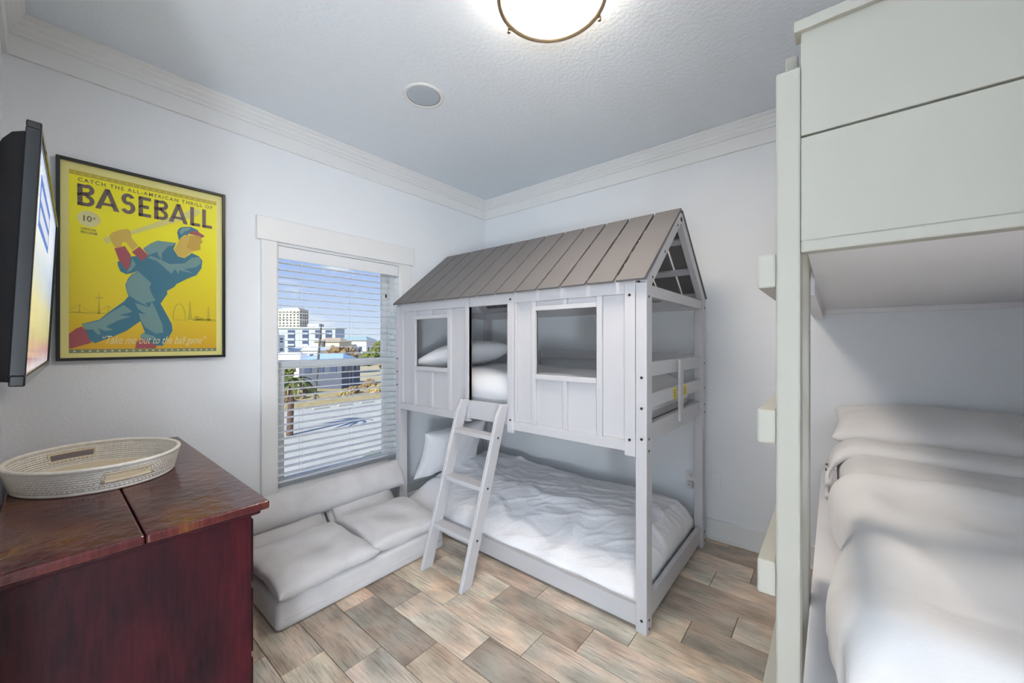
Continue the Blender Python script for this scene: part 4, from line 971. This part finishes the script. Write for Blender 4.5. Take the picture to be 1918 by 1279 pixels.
gable('tan_roofed_house', (-108, 50.5), 7, 8, GZ, 1.2, 2.4, 39, M_tower, M_tan, 'two-storey house with a tan hipped roof')
pl = empty('utility_pole', (-46.4, 18.7, GZ), label='dark leaning utility pole in front of the far buildings', cat='pole')
b = nb(); cyl(b, (-46.5, 18.5, GZ), (-46.2, 19.15, 3.5), .16, 8, .12); ob('shaft', b, M_pole, pl)
b = nb(); obox(b, (-46.24, 19.05, 2.3), Vector((.6, .8, 0)), Vector((-.8, .6, 0)), Vector((0, 0, 1)), 1.0, .07, .08); ob('crossarm', b, M_pole, pl)
b = nb(); cyl(b, (-46.0, 19.3, .7), (-46.0, 19.3, 1.5), .25, 10); ob('transformer', b, M_pole, pl)
def crown_mesh(b, c, r, seed, n=3, sq=.75):
    for k in range(n):
        rr = r * (.6 + .4 * random.random()); cc = Vector(c) + Vector((random.uniform(-.6, .6) * r, random.uniform(-.6, .6) * r, random.uniform(-.3, .4) * r)) * (0 if k == 0 else 1)
        t = nb(); bmesh.ops.create_icosphere(t, subdivisions=4, radius=1)
        for v in t.verts:
            d_n = 1 + .45 * fbm(v.co.x * 2.5 + seed, v.co.y * 2.5 + k, v.co.z * 2.5, 4); v.co = cc + Vector((v.co.x, v.co.y, v.co.z * sq)) * rr * d_n
        merge(b, t)
def bush(name, c, r, m, label, trunk=True, **k):
    e = empty(name, (c[0], c[1], GZ), label=label, cat='tree' if trunk else 'bush', **k); b = nb(); crown_mesh(b, c, r, random.random() * 50); ob('crown', b, m, e)
    if trunk: b = nb(); cyl(b, (c[0], c[1], GZ), (c[0], c[1], c[2]), .18, 7, .1); ob('trunk', b, M_bark, e)
bush('leafy_tree', (-52, 17.2, -2.6), 1.5, M_leaf, 'green leafy tree at the left edge of the lower pane')
bush('brown_tree', (-83, 40.5, -1.2), 2.6, M_leafb, 'bare brownish tree in front of the tan-roofed house')
bush('round_shrub', (-72, 41.0, -2.0), 2.0, M_leaf, 'round green shrub right of the blue-roofed house', False)
bush('yellow_shrub', (-66, 40.5, -3.0), 1.6, M_leafb, 'brownish shrub beside the round green shrub', False)
bush('distant_tree', (-98, 59, -.8), 2.2, M_leaf, 'green tree in front of the teal-roofed house')
for k in range(9):
    bush('scrub_bush', (-46 - random.random() * 9, 13 + k * 2.4, GZ + .4), .7 + .4 * random.random(), M_leafb if k % 2 else M_scrub, 'low dry scrub bush on the verge beyond the parking lot', False, group='scrub bushes on the verge')
for k in range(6):
    bush('hedge_shrub', (-18.6 + random.random() * 1.2, 3.5 + k * 2.1, GZ + .45), .5, M_leaf, 'low green shrub in the planting bed below the window', False, group='shrubs below the window')
for k in range(6):
    y_ = 15.5 + k * 2.7; x_ = -40.2
    b = nb(); bx(b, x_, x_ + .3, y_, y_ + 1.7, GZ + .04, GZ + .22, .05); ob('wheel_stop', b, M_lot, None, origin=(x_, y_, GZ + .04), label='concrete wheel stop along the far edge of the parking lot', cat='wheel stop', group='parking lot wheel stops')
def palm(c, h, label):
    e = empty('palm_tree', (c[0], c[1], GZ), label=label, cat='tree'); b = nb(); cyl(b, (c[0], c[1], GZ), (c[0] + .15, c[1] + .1, GZ + h), .26, 10, .2); ob('trunk', b, M_bark, e)
    b = nb()
    for k in range(16):
        a = 2 * PI * k / 16 + random.random() * .3; el_ = random.uniform(.1, .9); prev = None; L_ = 2.0
        for s in range(7):
            t = s / 6; p = Vector((c[0] + .15 + math.cos(a) * L_ * t, c[1] + .1 + math.sin(a) * L_ * t, GZ + h + el_ * t * 1.6 - 1.9 * t * t)); wd = .28 * math.sin(PI * min(.97, t * .9 + .08)); sd = Vector((-math.sin(a), math.cos(a), -.3)) * wd
            cur = (b.verts.new(p - sd), b.verts.new(p + Vector((0, 0, .07))), b.verts.new(p + sd))
            if prev: b.faces.new((prev[0], prev[1], cur[1], cur[0])); b.faces.new((prev[1], prev[2], cur[2], cur[1]))
            prev = cur
    ob('fronds', b, M_leaf, e)
palm((-29.8, 9.35), 4.3, 'palm tree with a thick brown trunk beside the parking lot')
palm((-24.5, -4.5), 6.5, 'tall palm tree left of the window view, shading the lot')
